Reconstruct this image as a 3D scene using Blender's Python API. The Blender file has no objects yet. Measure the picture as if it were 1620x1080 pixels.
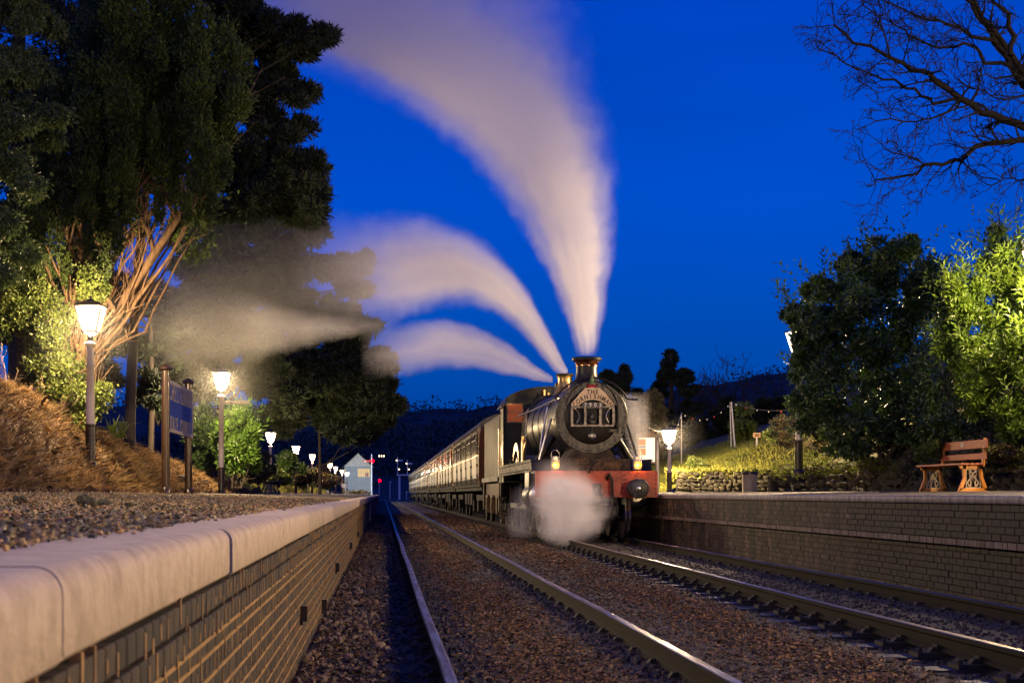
import bpy, bmesh, math, random
import numpy as np
from mathutils import Vector, Matrix, noise as mnoise
random.seed(7); RNG = np.random.default_rng(7)
SC = bpy.context.scene
COL = SC.collection
PI = math.pi

# ------------------------------------------------------------------ camera
HOR_X, HOR_Y, FPX, CAMZ = 606.0, 781.0, 2400.0, 0.98
cd = bpy.data.cameras.new('camera'); cam = bpy.data.objects.new('camera', cd); COL.objects.link(cam)
cam.location = (0, 0, CAMZ); cam.rotation_euler = (PI/2, 0, 0)
cd.lens = 36*FPX/1620; cd.sensor_width = 36
cd.shift_x = (810-HOR_X)/1620; cd.shift_y = (HOR_Y-540)/1620
cd.clip_start = 0.05; cd.clip_end = 6000
cd.dof.use_dof = True; cd.dof.focus_distance = 33; cd.dof.aperture_fstop = 9
SC.camera = cam
# ------------------------------------------------------------------ world: blue-hour sky
w = bpy.data.worlds.new("World"); SC.world = w; w.use_nodes = True
nt = w.node_tree; nt.nodes.clear()
out = nt.nodes.new('ShaderNodeOutputWorld'); bg = nt.nodes.new('ShaderNodeBackground')
tc = nt.nodes.new('ShaderNodeTexCoord'); sx = nt.nodes.new('ShaderNodeSeparateXYZ'); rp = nt.nodes.new('ShaderNodeValToRGB')
nt.links.new(tc.outputs['Generated'], sx.inputs[0]); nt.links.new(sx.outputs['Z'], rp.inputs[0])
e = rp.color_ramp.elements
e[0].position = 0.0; e[0].color = (0.0, 0.050, 0.32, 1)
e[1].position = 0.9; e[1].color = (0.0, 0.030, 0.36, 1)
for p, c in ((0.09, (0.0, 0.070, 0.43, 1)), (0.17, (0.0, 0.076, 0.57, 1)), (0.34, (0.0, 0.052, 0.53, 1))):
    n = e.new(p); n.color = c
ns = nt.nodes.new('ShaderNodeTexNoise'); ns.inputs['Scale'].default_value = 2.2; ns.inputs['Detail'].default_value = 3
mp = nt.nodes.new('ShaderNodeMapping'); mp.inputs['Scale'].default_value = (1, 1, 4)
nt.links.new(tc.outputs['Generated'], mp.inputs[0]); nt.links.new(mp.outputs[0], ns.inputs[0])
mr = nt.nodes.new('ShaderNodeMapRange'); mr.inputs[1].default_value = .3; mr.inputs[2].default_value = .7
mr.inputs[3].default_value = .88; mr.inputs[4].default_value = 1.1
nt.links.new(ns.outputs[0], mr.inputs[0])
vm = nt.nodes.new('ShaderNodeVectorMath'); vm.operation = 'SCALE'
nt.links.new(rp.outputs[0], vm.inputs[0]); nt.links.new(mr.outputs[0], vm.inputs['Scale'])
nt.links.new(vm.outputs[0], bg.inputs[0]); bg.inputs[1].default_value = 1.0
nt.links.new(bg.outputs[0], out.inputs[0])
# weak warm fill added low behind the camera, toned like afterglow
sl = bpy.data.lights.new('sun_fill', 'SUN'); sl.energy = 0.16; sl.angle = math.radians(20); sl.color = (1.0, .80, .80)
so = bpy.data.objects.new('sun_fill', sl); COL.objects.link(so)
so.rotation_euler = (math.radians(66), 0, math.radians(-28))
SC.view_settings.view_transform = 'Standard'; SC.view_settings.look = 'None'
SC.view_settings.exposure = 0; SC.view_settings.gamma = 1; SC.view_settings.use_curve_mapping = False
SC.render.engine = 'CYCLES'
cy = SC.cycles
cy.use_denoising = True
try: cy.denoiser = 'OPENIMAGEDENOISE'
except Exception: pass
cy.max_bounces = 7; cy.diffuse_bounces = 2; cy.glossy_bounces = 3; cy.transparent_max_bounces = 12; cy.volume_bounces = 4
cy.volume_step_rate = 1.0; cy.volume_max_steps = 96
cy.sample_clamp_indirect = 3; cy.caustics_reflective = False; cy.caustics_refractive = False
LAMP_W = 2700.0; LAMP_C = (1.0, .71, .37)

# ------------------------------------------------------------------ materials
MATS = {}
def M(name, c=(.5,.5,.5), r=.6, m=0.0, c2=None, sc=5.0, bump=0.0, bsc=40.0, isl=0.0, obj=0.0, emit=0.0, ec=None, spec=.5,
      stretch=None, r2=None, detail=5, lo=.38, hi=.62, trans=0.0):
    if name in MATS: return MATS[name]
    mt = bpy.data.materials.new(name); mt.use_nodes = True; t = mt.node_tree; N = t.nodes; L = t.links
    b = N['Principled BSDF']; b.inputs['Roughness'].default_value = r; b.inputs['Metallic'].default_value = m
    b.inputs['Base Color'].default_value = (*c, 1); b.inputs['Specular IOR Level'].default_value = spec
    tcn = N.new('ShaderNodeTexCoord'); src = tcn.outputs['Object']
    if stretch:
        mpn = N.new('ShaderNodeMapping'); mpn.inputs['Scale'].default_value = stretch; L.new(src, mpn.inputs[0]); src = mpn.outputs[0]
    colout = None
    if c2:
        n = N.new('ShaderNodeTexNoise'); n.inputs['Scale'].default_value = sc; n.inputs['Detail'].default_value = detail; n.inputs['Roughness'].default_value = .65
        L.new(src, n.inputs[0])
        q = N.new('ShaderNodeMapRange'); q.inputs[1].default_value = lo; q.inputs[2].default_value = hi; L.new(n.outputs[0], q.inputs[0])
        x = N.new('ShaderNodeMix'); x.data_type = 'RGBA'; x.inputs[6].default_value = (*c, 1); x.inputs[7].default_value = (*c2, 1)
        L.new(q.outputs[0], x.inputs[0]); colout = x.outputs[2]
        if r2 is not None:
            k = N.new('ShaderNodeMapRange'); k.inputs[3].default_value = r; k.inputs[4].default_value = r2
            L.new(q.outputs[0], k.inputs[0]); L.new(k.outputs[0], b.inputs['Roughness'])
    for amt, kind in ((isl, 'isl'), (obj, 'obj')):
        if not amt: continue
        if kind == 'isl': g = N.new('ShaderNodeNewGeometry').outputs['Random Per Island']
        else: g = N.new('ShaderNodeObjectInfo').outputs['Random']
        k = N.new('ShaderNodeMapRange'); k.inputs[3].default_value = 1-amt; k.inputs[4].default_value = 1+amt; L.new(g, k.inputs[0])
        v = N.new('ShaderNodeVectorMath'); v.operation = 'SCALE'
        if colout: L.new(colout, v.inputs[0])
        else: v.inputs[0].default_value = c
        L.new(k.outputs[0], v.inputs['Scale']); colout = v.outputs[0]
    if colout: L.new(colout, b.inputs['Base Color'])
    if bump:
        n = N.new('ShaderNodeTexNoise'); n.inputs['Scale'].default_value = bsc; n.inputs['Detail'].default_value = 6; L.new(src, n.inputs[0])
        bp = N.new('ShaderNodeBump'); bp.inputs['Distance'].default_value = bump; bp.inputs['Strength'].default_value = .8
        L.new(n.outputs[0], bp.inputs['Height']); L.new(bp.outputs[0], b.inputs['Normal'])
    if emit:
        b.inputs['Emission Color'].default_value = (*(ec or c), 1); b.inputs['Emission Strength'].default_value = emit
    if trans:
        o = N['Material Output']; tr = N.new('ShaderNodeBsdfTranslucent'); ms = N.new('ShaderNodeMixShader'); ms.inputs[0].default_value = trans
        if colout: L.new(colout, tr.inputs[0])
        else: tr.inputs[0].default_value = (*c, 1)
        L.new(b.outputs[0], ms.inputs[1]); L.new(tr.outputs[0], ms.inputs[2]); L.new(ms.outputs[0], o.inputs[0])
    MATS[name] = mt
    return mt
def glassm(name, ec, st, k=1.0):
    mt = bpy.data.materials.new(name); mt.use_nodes = True; t = mt.node_tree; t.nodes.clear()
    o = t.nodes.new('ShaderNodeOutputMaterial'); a = t.nodes.new('ShaderNodeAddShader')
    tr = t.nodes.new('ShaderNodeBsdfTransparent'); em = t.nodes.new('ShaderNodeEmission')
    tr.inputs[0].default_value = (k, k, k, 1); em.inputs[0].default_value = (*ec, 1); em.inputs[1].default_value = st
    t.links.new(tr.outputs[0], a.inputs[0]); t.links.new(em.outputs[0], a.inputs[1]); t.links.new(a.outputs[0], o.inputs[0])
    MATS[name] = mt; return mt

# ------------------------------------------------------------------ mesh helpers
def WP(px, py, Y): return Vector(((px-HOR_X)/FPX*Y, Y, CAMZ-(py-HOR_Y)/FPX*Y))
class MB:
    def __init__(s): s.v = []; s.f = []; s.m = []; s.cur = 0
    def add(s, vs, fs):
        o = len(s.v); s.v += [tuple(v) for v in vs]; s.f += [tuple(i+o for i in f) for f in fs]; s.m += [s.cur]*len(fs); return s
    def box(s, c, d, rot=None):
        cx, cy_, cz = c; x, y, z = d[0]/2, d[1]/2, d[2]/2
        vs = [Vector((a*x, b*y, e_*z)) for e_ in (-1, 1) for b in (-1, 1) for a in (-1, 1)]
        if rot is not None: vs = [rot @ v for v in vs]
        return s.add([v+Vector(c) for v in vs], [(0,2,3,1),(4,5,7,6),(0,1,5,4),(2,6,7,3),(0,4,6,2),(1,3,7,5)])
    def bb(s, x0, x1, y0, y1, z0, z1): return s.box(((x0+x1)/2,(y0+y1)/2,(z0+z1)/2), (abs(x1-x0),abs(y1-y0),abs(z1-z0)))
    def tube(s, pts, rad, n=8, cap=True):
        pts = [Vector(p) for p in pts]; k = len(pts)
        if not isinstance(rad, (list, tuple)): rad = [rad]*k
        vs = []; fs = []; up = None
        for i, p in enumerate(pts):
            d = (pts[min(i+1,k-1)]-pts[max(i-1,0)])
            if d.length < 1e-9: d = Vector((0,0,1))
            d.normalize()
            if up is None: up = d.orthogonal().normalized()
            up = (up-d*up.dot(d)); up = up.normalized() if up.length > 1e-6 else d.orthogonal().normalized()
            b = d.cross(up)
            for j in range(n):
                a = 2*PI*j/n; vs.append(p+(up*math.cos(a)+b*math.sin(a))*rad[i])
        for i in range(k-1):
            for j in range(n):
                fs.append((i*n+j, i*n+(j+1)%n, (i+1)*n+(j+1)%n, (i+1)*n+j))
        if cap: fs.append(tuple(range(n-1,-1,-1))); fs.append(tuple((k-1)*n+j for j in range(n)))
        return s.add(vs, fs)
    def cyl(s, a, b, r, r2=None, n=20): return s.tube([a, b], [r, r if r2 is None else r2], n)
    def lathe(s, prof, c=(0,0,0), axis='z', n=28):
        vs = []; fs = []; k = len(prof)
        for (r, h) in prof:
            for j in range(n):
                a = 2*PI*j/n; x, y = r*math.cos(a), r*math.sin(a)
                p = (x, y, h) if axis == 'z' else ((x, h, y) if axis == 'y' else (h, x, y))
                vs.append((p[0]+c[0], p[1]+c[1], p[2]+c[2]))
        for i in range(k-1):
            for j in range(n): fs.append((i*n+j, i*n+(j+1)%n, (i+1)*n+(j+1)%n, (i+1)*n+j))
        fs.append(tuple(range(n-1,-1,-1))); fs.append(tuple((k-1)*n+j for j in range(n)))
        return s.add(vs, fs)
    def prism(s, poly, axis, a, b):
        k = len(poly)
        def P(u, v, h): return {'x': (h,u,v), 'y': (u,h,v), 'z': (u,v,h)}[axis]
        return s.add([P(u,v,a) for u,v in poly]+[P(u,v,b) for u,v in poly],
                     [tuple(range(k))[::-1], tuple(range(k,2*k))]+[(i,(i+1)%k,(i+1)%k+k,i+k) for i in range(k)])
    def ball(s, c, r, n=12, m=8):
        rr = r if isinstance(r, (tuple, list)) else (r, r, r)
        vs = []; fs = []
        for i in range(m+1):
            t = PI*i/m
            for j in range(n):
                a = 2*PI*j/n; vs.append((c[0]+rr[0]*math.sin(t)*math.cos(a), c[1]+rr[1]*math.sin(t)*math.sin(a), c[2]+rr[2]*math.cos(t)))
        for i in range(m):
            for j in range(n): fs.append((i*n+j, (i+1)*n+j, (i+1)*n+(j+1)%n, i*n+(j+1)%n))
        return s.add(vs, fs)
    def mesh(s, name, smooth=None):
        me = bpy.data.meshes.new(name); me.from_pydata(s.v, [], s.f)
        if any(s.m): me.polygons.foreach_set('material_index', s.m)
        bm = bmesh.new(); bm.from_mesh(me); bmesh.ops.recalc_face_normals(bm, faces=bm.faces); bm.to_mesh(me); bm.free()
        if smooth:
            me.shade_smooth(); me.set_sharp_from_angle(angle=math.radians(smooth))
        return me
    def build(s, name, mat, parent=None, loc=None, smooth=35, bevel=0, rz=0):
        return link(name, s.mesh(name, smooth), mat, parent, loc, bevel, rz)
def link(name, me, mat=None, parent=None, loc=None, bevel=0, rz=0):
    if mat is not None and not me.materials:
        for q in (mat if isinstance(mat, (list, tuple)) else [mat]): me.materials.append(q)
    o = bpy.data.objects.new(name, me); COL.objects.link(o)
    if parent: o.parent = parent
    if loc is not None: o.location = loc
    if rz: o.rotation_euler.z = rz
    if bevel:
        b = o.modifiers.new('bevel', 'BEVEL'); b.width = bevel; b.segments = 2; b.limit_method = 'ANGLE'; b.angle_limit = math.radians(40)
    return o
def npmesh(name, V, F, mat, parent=None, smooth=False):
    V = np.asarray(V, dtype=np.float32); F = np.asarray(F, dtype=np.int32); k = F.shape[1]
    me = bpy.data.meshes.new(name); me.vertices.add(len(V)); me.vertices.foreach_set('co', V.ravel())
    me.loops.add(F.size); me.loops.foreach_set('vertex_index', F.ravel())
    me.polygons.add(len(F)); me.polygons.foreach_set('loop_start', np.arange(0, F.size, k, dtype=np.int32))
    me.update(calc_edges=True)
    me.polygons.foreach_set('use_smooth', np.full(len(F), smooth)); me.update()
    return link(name, me, mat, parent)
def tag(o, label=None, cat=None, group=None, kind=None):
    if label: o['label'] = label
    if cat: o['category'] = cat
    if group: o['group'] = group
    if kind: o['kind'] = kind
    return o
def empty(name, loc, label=None, cat=None, group=None, rz=0):
    o = bpy.data.objects.new(name, None); COL.objects.link(o); o.location = loc; o.rotation_euler.z = rz; o.empty_display_size = .2
    return tag(o, label, cat, group)
def kids(o): return [c for c in bpy.data.objects if c.parent == o]
def copy_tree(o, parent=None, tree=None):
    c = o.copy(); COL.objects.link(c)
    if parent: c.parent = parent
    for ch in list(o.children): copy_tree(ch, c)
    return c
def textmesh(s, size, ext=.004, bold=.022):
    cu = bpy.data.curves.new('lettering', 'FONT'); cu.body = s; cu.size = size; cu.extrude = ext; cu.align_x = 'CENTER'; cu.align_y = 'CENTER'
    cu.resolution_u = 3; cu.offset = size*bold
    o = bpy.data.objects.new('lettering', cu); me = bpy.data.meshes.new_from_object(o)
    bpy.data.objects.remove(o); return me
def addmesh(mb, me, mat4):
    mb.add([mat4 @ v.co for v in me.vertices], [tuple(p.vertices) for p in me.polygons])
def fbm(x, y, z=0.0, o=4):
    return mnoise.fractal(Vector((x, y, z)), 1.0, 2.0, o)
def grid(name, xs, ys, hf, mat, smooth=True, parent=None):
    V = [(x, y, hf(x, y)) for y in ys for x in xs]; nx = len(xs)
    F = [(j*nx+i, j*nx+i+1, (j+1)*nx+i+1, (j+1)*nx+i) for j in range(len(ys)-1) for i in range(nx-1)]
    return npmesh(name, V, F, mat, parent, smooth)
def lin(a, b, n): return [a+(b-a)*i/(n-1) for i in range(n)]
def interp(t, pts):
    xs = [p[0] for p in pts]; return float(np.interp(t, xs, [p[1] for p in pts]))

# leaves: rhombic leaves through ellipsoid clumps. blobs = (centre, radii, weight)
def leaves(blobs, n, l, wd, up=.3, out=.6, rnd=.8, shell=.5, fold=.15, fixdir=None):
    C = np.array([b[0] for b in blobs], float); R = np.array([b[1] for b in blobs], float)
    W = np.array([b[2] if len(b) > 2 else 1.0 for b in blobs], float); W /= W.sum()
    k = RNG.choice(len(blobs), n, p=W)
    d = RNG.normal(size=(n, 3)); d /= np.linalg.norm(d, axis=1)[:, None]
    rr = RNG.random(n)**(1/3.0); rr = rr*(1-shell)+shell*(.8+.35*RNG.random(n))*np.ones(n)
    rr = np.where(RNG.random(n) < .14, rr*(1+.75*RNG.random(n)), rr)
    P = C[k]+d*R[k]*rr[:, None]
    D = d*out+RNG.normal(size=(n, 3))*rnd; D[:, 2] += up
    D /= np.linalg.norm(D, axis=1)[:, None]
    S = np.cross(D, RNG.normal(size=(n, 3))); S /= np.linalg.norm(S, axis=1)[:, None]
    Nn = np.cross(D, S)
    L = l*(.6+.8*RNG.random(n))[:, None]; Wd = wd*(.7+.6*RNG.random(n))[:, None]
    a = P; b = P+D*L*.5+S*Wd*.5+Nn*L*fold; c = P+D*L; e_ = P+D*L*.5-S*Wd*.5+Nn*L*fold
    V = np.stack([a, b, c, e_], 1).reshape(-1, 3)
    F = np.arange(4*n).reshape(n, 4)
    return V, F
def crown(name, blobs, n, l, wd, mat, parent, **kw):
    V, F = leaves(blobs, n, l, wd, **kw)
    if parent is not None: V = V-np.array(parent.location)
    return npmesh(name, V, F, mat, parent)
def blades(pts, h, wd, mat, name, parent=None, lean=.5, kind='stuff', dirv=None):
    P = np.array(pts, float); n = len(P)
    D = RNG.normal(size=(n, 3))*lean; D[:, 2] = 1
    if dirv is not None: D += np.array(dirv)
    D /= np.linalg.norm(D, axis=1)[:, None]
    S = np.cross(D, RNG.normal(size=(n, 3))); S /= np.linalg.norm(S, axis=1)[:, None]
    H = h*(.4+.9*RNG.random(n))[:, None]; bend = RNG.normal(size=(n, 3))*.25*h; bend[:, 2] = -abs(bend[:, 2])
    V = np.stack([P-S*wd/2, P+S*wd/2, P+D*H*.6+S*wd*.35, P+D*H+bend, P+D*H*.6-S*wd*.35], 1).reshape(-1, 3)
    F = np.arange(5*n).reshape(n, 5)
    o = npmesh(name, V, F, mat, parent)
    return o
def rocks(P, S, mat, name, parent=None, flat=.7):
    bm = bmesh.new(); bmesh.ops.create_icosphere(bm, subdivisions=1, radius=.5)
    base = np.array([v.co for v in bm.verts]); fc = np.array([[v.index for v in f.verts] for f in bm.faces]); bm.free()
    P = np.array(P, float); n = len(P); nv = len(base)
    Bv = base[None]*(1+RNG.normal(size=(n, nv, 1))*.16)
    sc = np.stack([S*(.8+.5*RNG.random(n)), S*(.8+.5*RNG.random(n)), S*flat*(.7+.5*RNG.random(n))], 1)
    Bv = Bv*sc[:, None, :]
    q = RNG.normal(size=(n, 4)); q /= np.linalg.norm(q, axis=1)[:, None]
    w_, x, y, z = q.T
    R = np.stack([1-2*(y*y+z*z), 2*(x*y-z*w_), 2*(x*z+y*w_), 2*(x*y+z*w_), 1-2*(x*x+z*z), 2*(y*z-x*w_), 2*(x*z-y*w_), 2*(y*z+x*w_), 1-2*(x*x+y*y)], 1).reshape(n, 3, 3)
    V = np.einsum('nij,nvj->nvi', R, Bv)+P[:, None, :]
    F = (fc[None]+(np.arange(n)*nv)[:, None, None]).reshape(-1, 3)
    return npmesh(name, V.reshape(-1, 3), F, mat, parent)
# recursive limb
def limb(mb, p, d, L, r, depth, seg=5, curl=.22, grav=0.0, kidsn=3, nside=6, tips=None, ratio=.62, rmin=.006, spread=.8):
    p = Vector(p); d = Vector(d).normalized(); pts = [p.copy()]; rs = [r]
    for i in range(seg):
        d = (d+Vector((random.gauss(0,curl), random.gauss(0,curl), random.gauss(0,curl)+grav))).normalized()
        p = p+d*L/seg; pts.append(p.copy()); rs.append(max(r*(1-.7*(i+1)/seg), rmin))
    mb.tube(pts, rs, nside if r > .02 else 4 if r > .01 else 3, cap=False)
    if tips is not None: tips.append((pts[-1], d.copy(), depth))
    if depth > 0:
        for q in range(kidsn):
            i = random.randint(max(1, seg//3), seg); a = pts[i]
            dd = (pts[i]-pts[i-1]).normalized()
            s = Vector((random.gauss(0,1), random.gauss(0,1), random.gauss(0,1))); s = (s-dd*s.dot(dd)).normalized()
            nd = (dd+s*spread*random.uniform(.6,1.2)).normalized()
            limb(mb, a, nd, L*ratio*random.uniform(.7,1.15), rs[i]*.72, depth-1, seg, curl, grav, kidsn, nside, tips, ratio, rmin, spread)
# ================================================================== SETTING
m_ground = M('ground_soil', (.035,.03,.02), .95, c2=(.05,.05,.03), sc=.8, bump=.03, bsc=6)
m_ballast = M('ballast', (.05,.033,.023), .85, c2=(.03,.024,.020), sc=7, bump=.03, bsc=28)
m_stone = M('ballast_stone', (.062,.043,.031), .8, isl=.8, c2=(.035,.03,.028), sc=1.3)
m_litter = M('leaf_litter', (.125,.06,.027), .7, isl=.9, c2=(.09,.05,.025), sc=2)
m_litter2 = M('gravel_litter', (.42,.24,.085), .6, isl=.95, c2=(.22,.22,.12), sc=6)
m_rail = M('rail_steel', (.30,.25,.20), .28, m=.9, c2=(.16,.10,.06), sc=3, stretch=(6,.4,6), r2=.5)
m_railside = M('rail_rust', (.014,.010,.005), .85, c2=(.008,.006,.004), spec=.2, sc=6, bump=.004, bsc=60)
m_sleeper = M('sleeper_wood', (.018,.015,.013), .5, c2=(.035,.03,.028), sc=4, stretch=(.7,8,8), obj=.4, bump=.01, bsc=20)
m_chair = M('cast_chair', (.022,.016,.010), .8, obj=.3)
m_brick = M('brown_brick', (.022,.016,.010), .8, c2=(.055,.038,.020), sc=6, obj=.45, bump=.003, bsc=90)
m_brick_s = M('brown_brick_far', (.022,.016,.010), .8, c2=(.055,.038,.020), sc=6, isl=.45, bump=.003, bsc=90)
m_mortar = M('ochre_mortar', (.42,.25,.09), .9, c2=(.28,.17,.07), sc=8)
m_coping = M('coping_concrete', (.36,.275,.205), .8, c2=(.58,.46,.35), sc=11, obj=.12, bump=.006, bsc=45, lo=.28, hi=.58, detail=10)
m_brickr = M('dark_brick', (.013,.008,.005), .75, c2=(.10,.06,.04), sc=1.1, stretch=(1,2.2,.5), lo=.45, hi=.72, obj=.75, bump=.004, bsc=70)
m_brickr_s = M('dark_brick_far', (.013,.008,.005), .75, c2=(.10,.06,.04), sc=1.1, stretch=(1,2.2,.5), lo=.45, hi=.72, isl=.75, bump=.004, bsc=70)
m_mortarr = M('dark_mortar', (.012,.009,.008), .95)
m_copingr = M('stained_coping', (.26,.23,.23), .6, c2=(.05,.04,.04), sc=3.5, stretch=(4,2,.6), obj=.15, bump=.003, bsc=50, lo=.42, hi=.72)
m_iron = M('black_iron', (.012,.011,.010), .35, c2=(.03,.018,.012), sc=7)
m_plat = M('platform_gravel', (.10,.07,.04), .9, c2=(.05,.035,.02), sc=14, bump=.02, bsc=60)
m_platr = M('platform_tarmac', (.09,.075,.06), .8, c2=(.14,.11,.07), sc=6, bump=.008, bsc=60)
m_bank = M('bank_soil', (.14,.065,.022), .95, c2=(.06,.032,.014), sc=1.6, bump=.05, bsc=9)
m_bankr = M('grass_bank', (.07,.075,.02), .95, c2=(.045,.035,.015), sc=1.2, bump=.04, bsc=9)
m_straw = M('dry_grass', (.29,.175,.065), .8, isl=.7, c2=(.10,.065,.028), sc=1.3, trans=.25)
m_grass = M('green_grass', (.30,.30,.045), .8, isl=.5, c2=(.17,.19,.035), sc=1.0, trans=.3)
m_moss = M('moss', (.10,.12,.015), .9, isl=.5, trans=.2)
m_rock = M('wall_stone', (.055,.045,.03), .9, c2=(.022,.022,.012), sc=3, obj=.4, bump=.02, bsc=14)
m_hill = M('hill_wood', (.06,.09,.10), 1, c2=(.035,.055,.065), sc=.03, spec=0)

# ground sheet to the horizon
gb = MB(); gb.add([(-2500,-300,-.34),(2500,-300,-.34),(2500,4000,-.34),(-2500,4000,-.34)], [(0,1,2,3)])
tag(gb.build('ground', m_ground), kind='structure')
RX = (.352, 1.852, 4.0, 5.50)
def hb(x, y):
    z = -.135
    for rx in RX: z -= .02*math.exp(-((x-rx)/.14)**2)
    if 3.35 < x < 4.1: z -= .065*min(1, (x-3.35)/.2, (4.1-x)/.1)
    if 2.0 < x < 3.4: z += .02
    if x < .1: z += .03*min(1, (.1-x)/.4)
    if x < -.5 or x > 6.2: z -= .05
    return z+.018*fbm(x*2.5, y*2.5)+.008*fbm(x*11, y*11)
ys = list(np.arange(5, 40, .14))+list(np.arange(40, 120, .8))+list(np.arange(120, 420, 6))+[800]
tag(grid('ballast', lin(-.62, 6.5, 60), ys, hb, m_ballast), kind='structure')
# loose stones and leaves on the ballast
n = 44000; X = RNG.uniform(-.6, 6.25, n); Y = 6.2+34*RNG.random(n)**1.35
Z = np.array([hb(a, b) for a, b in zip(X, Y)])
S = .018+.028*RNG.random(n); S *= np.where((X < 1.9), 1.0, .9)
o = rocks(np.stack([X, Y, Z+S*.1], 1), S, m_stone, 'ballast_stones'); tag(o, 'grey brown crushed stone ballast lying round the rails', 'ballast', kind='stuff')
n = 520; X = -.5+.55*RNG.random(n)**1.4; Y = 7+14*RNG.random(n); Z = np.array([hb(a, b) for a, b in zip(X, Y)])
m_pale = M('pale_stone', (.15,.105,.075), .8, isl=.5)
o = rocks(np.stack([X, Y, Z+.01], 1), .035+.05*RNG.random(n)**2, m_pale, 'pale_stones'); tag(o, 'larger pale stones lying along the foot of the left wall', 'stones', kind='stuff')
n = 62000; cx = RNG.choice([1.05, 2.9, -.3, 2.35], n, p=[.45,.35,.12,.08]); X = cx+RNG.normal(size=n)*.25; Y = 6.2+74*RNG.random(n)**2.1
patch = np.array([fbm(a*1.3, b*.45, 7)+.5*fbm(a*4, b*2, 3) for a, b in zip(X, Y)])
ok = (X > -.58) & (X < 3.7) & (abs(X-.352) > .06+.16*RNG.random(n)) & (abs(X-1.852) > .06+.20*RNG.random(n)) & (patch > -.28+.35*(RNG.random(n)-.5)); X = X[ok]; Y = Y[ok]; n = len(X)
Z = np.array([hb(a, b) for a, b in zip(X, Y)])+.012+.02*RNG.random(n)
V, F = leaves([((0,0,0),(0,0,0))], n, .036, .018, up=.15, out=0, rnd=.6, fold=.2); V = V.reshape(n, 4, 3)*np.array([1,1,.45])*(1+Y/25)[:,None,None]+np.stack([X,Y,Z],1)[:,None,:]
o = npmesh('fallen_leaves', V.reshape(-1,3), F, m_litter); tag(o, 'brown fallen leaves and twigs strewn between the rails', 'leaves', kind='stuff')
# track
def railprof(side):
    return [(-.035,0),(-.035,-.035),(-.010,-.05),(-.010,-.115),(-.033,-.13),(-.033,-.148),(.033,-.148),(.033,-.13),(.010,-.115),(.010,-.05),(.035,-.035),(.035,0)]
chm = MB()
chm.box((0,0,-.163), (.40,.19,.03)); chm.prism([(.03,-.15),(.10,-.15),(.07,-.115),(.04,-.11)], 'y', -.035, .035)
chm.prism([(-.03,-.15),(-.10,-.15),(-.07,-.115),(-.04,-.11)], 'y', -.035, .035); chm.box((-.035,0,-.11), (.025,.10,.03))
chm.cyl((.165,.05,-.155),(.165,.05,-.12),.018,n=6); chm.cyl((-.175,-.05,-.155),(-.175,-.05,-.12),.018,n=6)
chme = chm.mesh('rail_chair'); chme.materials.append(m_chair)
slm = MB(); slm.box((0,0,-.24), (2.55,.25,.125)); slme = slm.mesh('sleeper'); slme.materials.append(m_sleeper)
for ti, (a, b, lab) in enumerate(((RX[0], RX[1], 'near'), (RX[2], RX[3], 'far'))):
    tr = empty('railway_track', ((a+b)/2, 0, 0)); tag(tr, kind='structure')
    for q, xx in enumerate((a, b)):
        r = MB(); pr = railprof(0)
        # running surface slightly rounded, with gentle wander where the rails are jointed
        yss = [4, 9, 13.2, 17.4, 21.6, 25.8, 30, 34, 40, 52, 64, 80, 110, 150, 420]
        top = [(-.035,-.004),(-.026,.0),(.026,.0),(.035,-.004)]
        prof = top+[(.035,-.035),(.010,-.05),(.010,-.115),(.033,-.13),(.033,-.148),(-.033,-.148),(-.033,-.13),(-.010,-.115),(-.010,-.05),(-.035,-.035)]
        vs = []; k = len(prof)
        for yi, y in enumerate(yss):
            wx = .008*math.sin(y*.9+q*2+ti) if y < 60 else 0; wz = .004*math.sin(y*.63+q+ti*2) if y < 60 else 0
            vs += [(xx-(a+b)/2+wx+u, y, v+wz) for u, v in prof]
        fs = []; ms = []
        for i in range(len(yss)-1):
            for j in range(k): fs.append((i*k+j, i*k+(j+1)%k, (i+1)*k+(j+1)%k, (i+1)*k+j)); ms.append(0 if j < 3 else 1)
        r.v = vs; r.f = fs; r.m = ms
        r.build('rail', [m_rail, m_railside], tr, smooth=None)
    for i in range(74):
        y = 6.3+i*.762
        so_ = link('sleeper', slme, None, tr, (random.uniform(-.03,.03), y, random.uniform(-.004,.004)+(.02 if ti == 0 else .0)), rz=random.uniform(-.015,.015))
        for s in (-1, 1): link('rail_chair', chme, None, tr, (s*.75, y, 0), rz=0 if s == -1 else PI)
    far = MB()
    for i in range(74, 240):
        y = 6.3+i*.762; far.box((0,y,-.24), (2.55,.25,.125))
    tag(far.build('distant_sleepers', m_sleeper, tr, smooth=None), kind='stuff')
# ---------------------------------------------------------------- left platform
XL = -.50; ZL = .865
pl = empty('left_platform', (XL, 0, 0)); tag(pl, kind='structure')
# coping slabs with a bullnose edge
def slab(L, wd=.62, th=.15, r=.045, flip=1):
    prof = [(-wd,0)]; 
    for i in range(6):
        a = PI/2*(1-i/5); prof.append((-r+r*math.cos(a), -r+r*math.sin(a)))
    prof += [(0,-th+.012),(-.012,-th),(-wd,-th)]
    m = MB(); m.prism([(u*flip, v) for u, v in prof], 'y', 0, L); return m
sl_l = slab(2.585, th=.155); sme = sl_l.mesh('coping_slab', 50); sme.materials.append(m_coping)
y = 2.39-2.62*2; i = 0
while y < 112:
    link('coping_slab', sme, None, pl, (random.uniform(-.004,.004), y, ZL+random.uniform(-.003,.003))); y += 2.62; i += 1
cf = MB(); cf.bb(-.62, 0, y, 215, ZL-.155, ZL); cf.build('distant_coping', m_coping, pl, smooth=None)
jf = MB(); jf.bb(-.60, -.035, -3, 112, ZL-.145, ZL-.03); jf.build('joint_filling', m_mortarr, pl, smooth=None)
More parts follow.
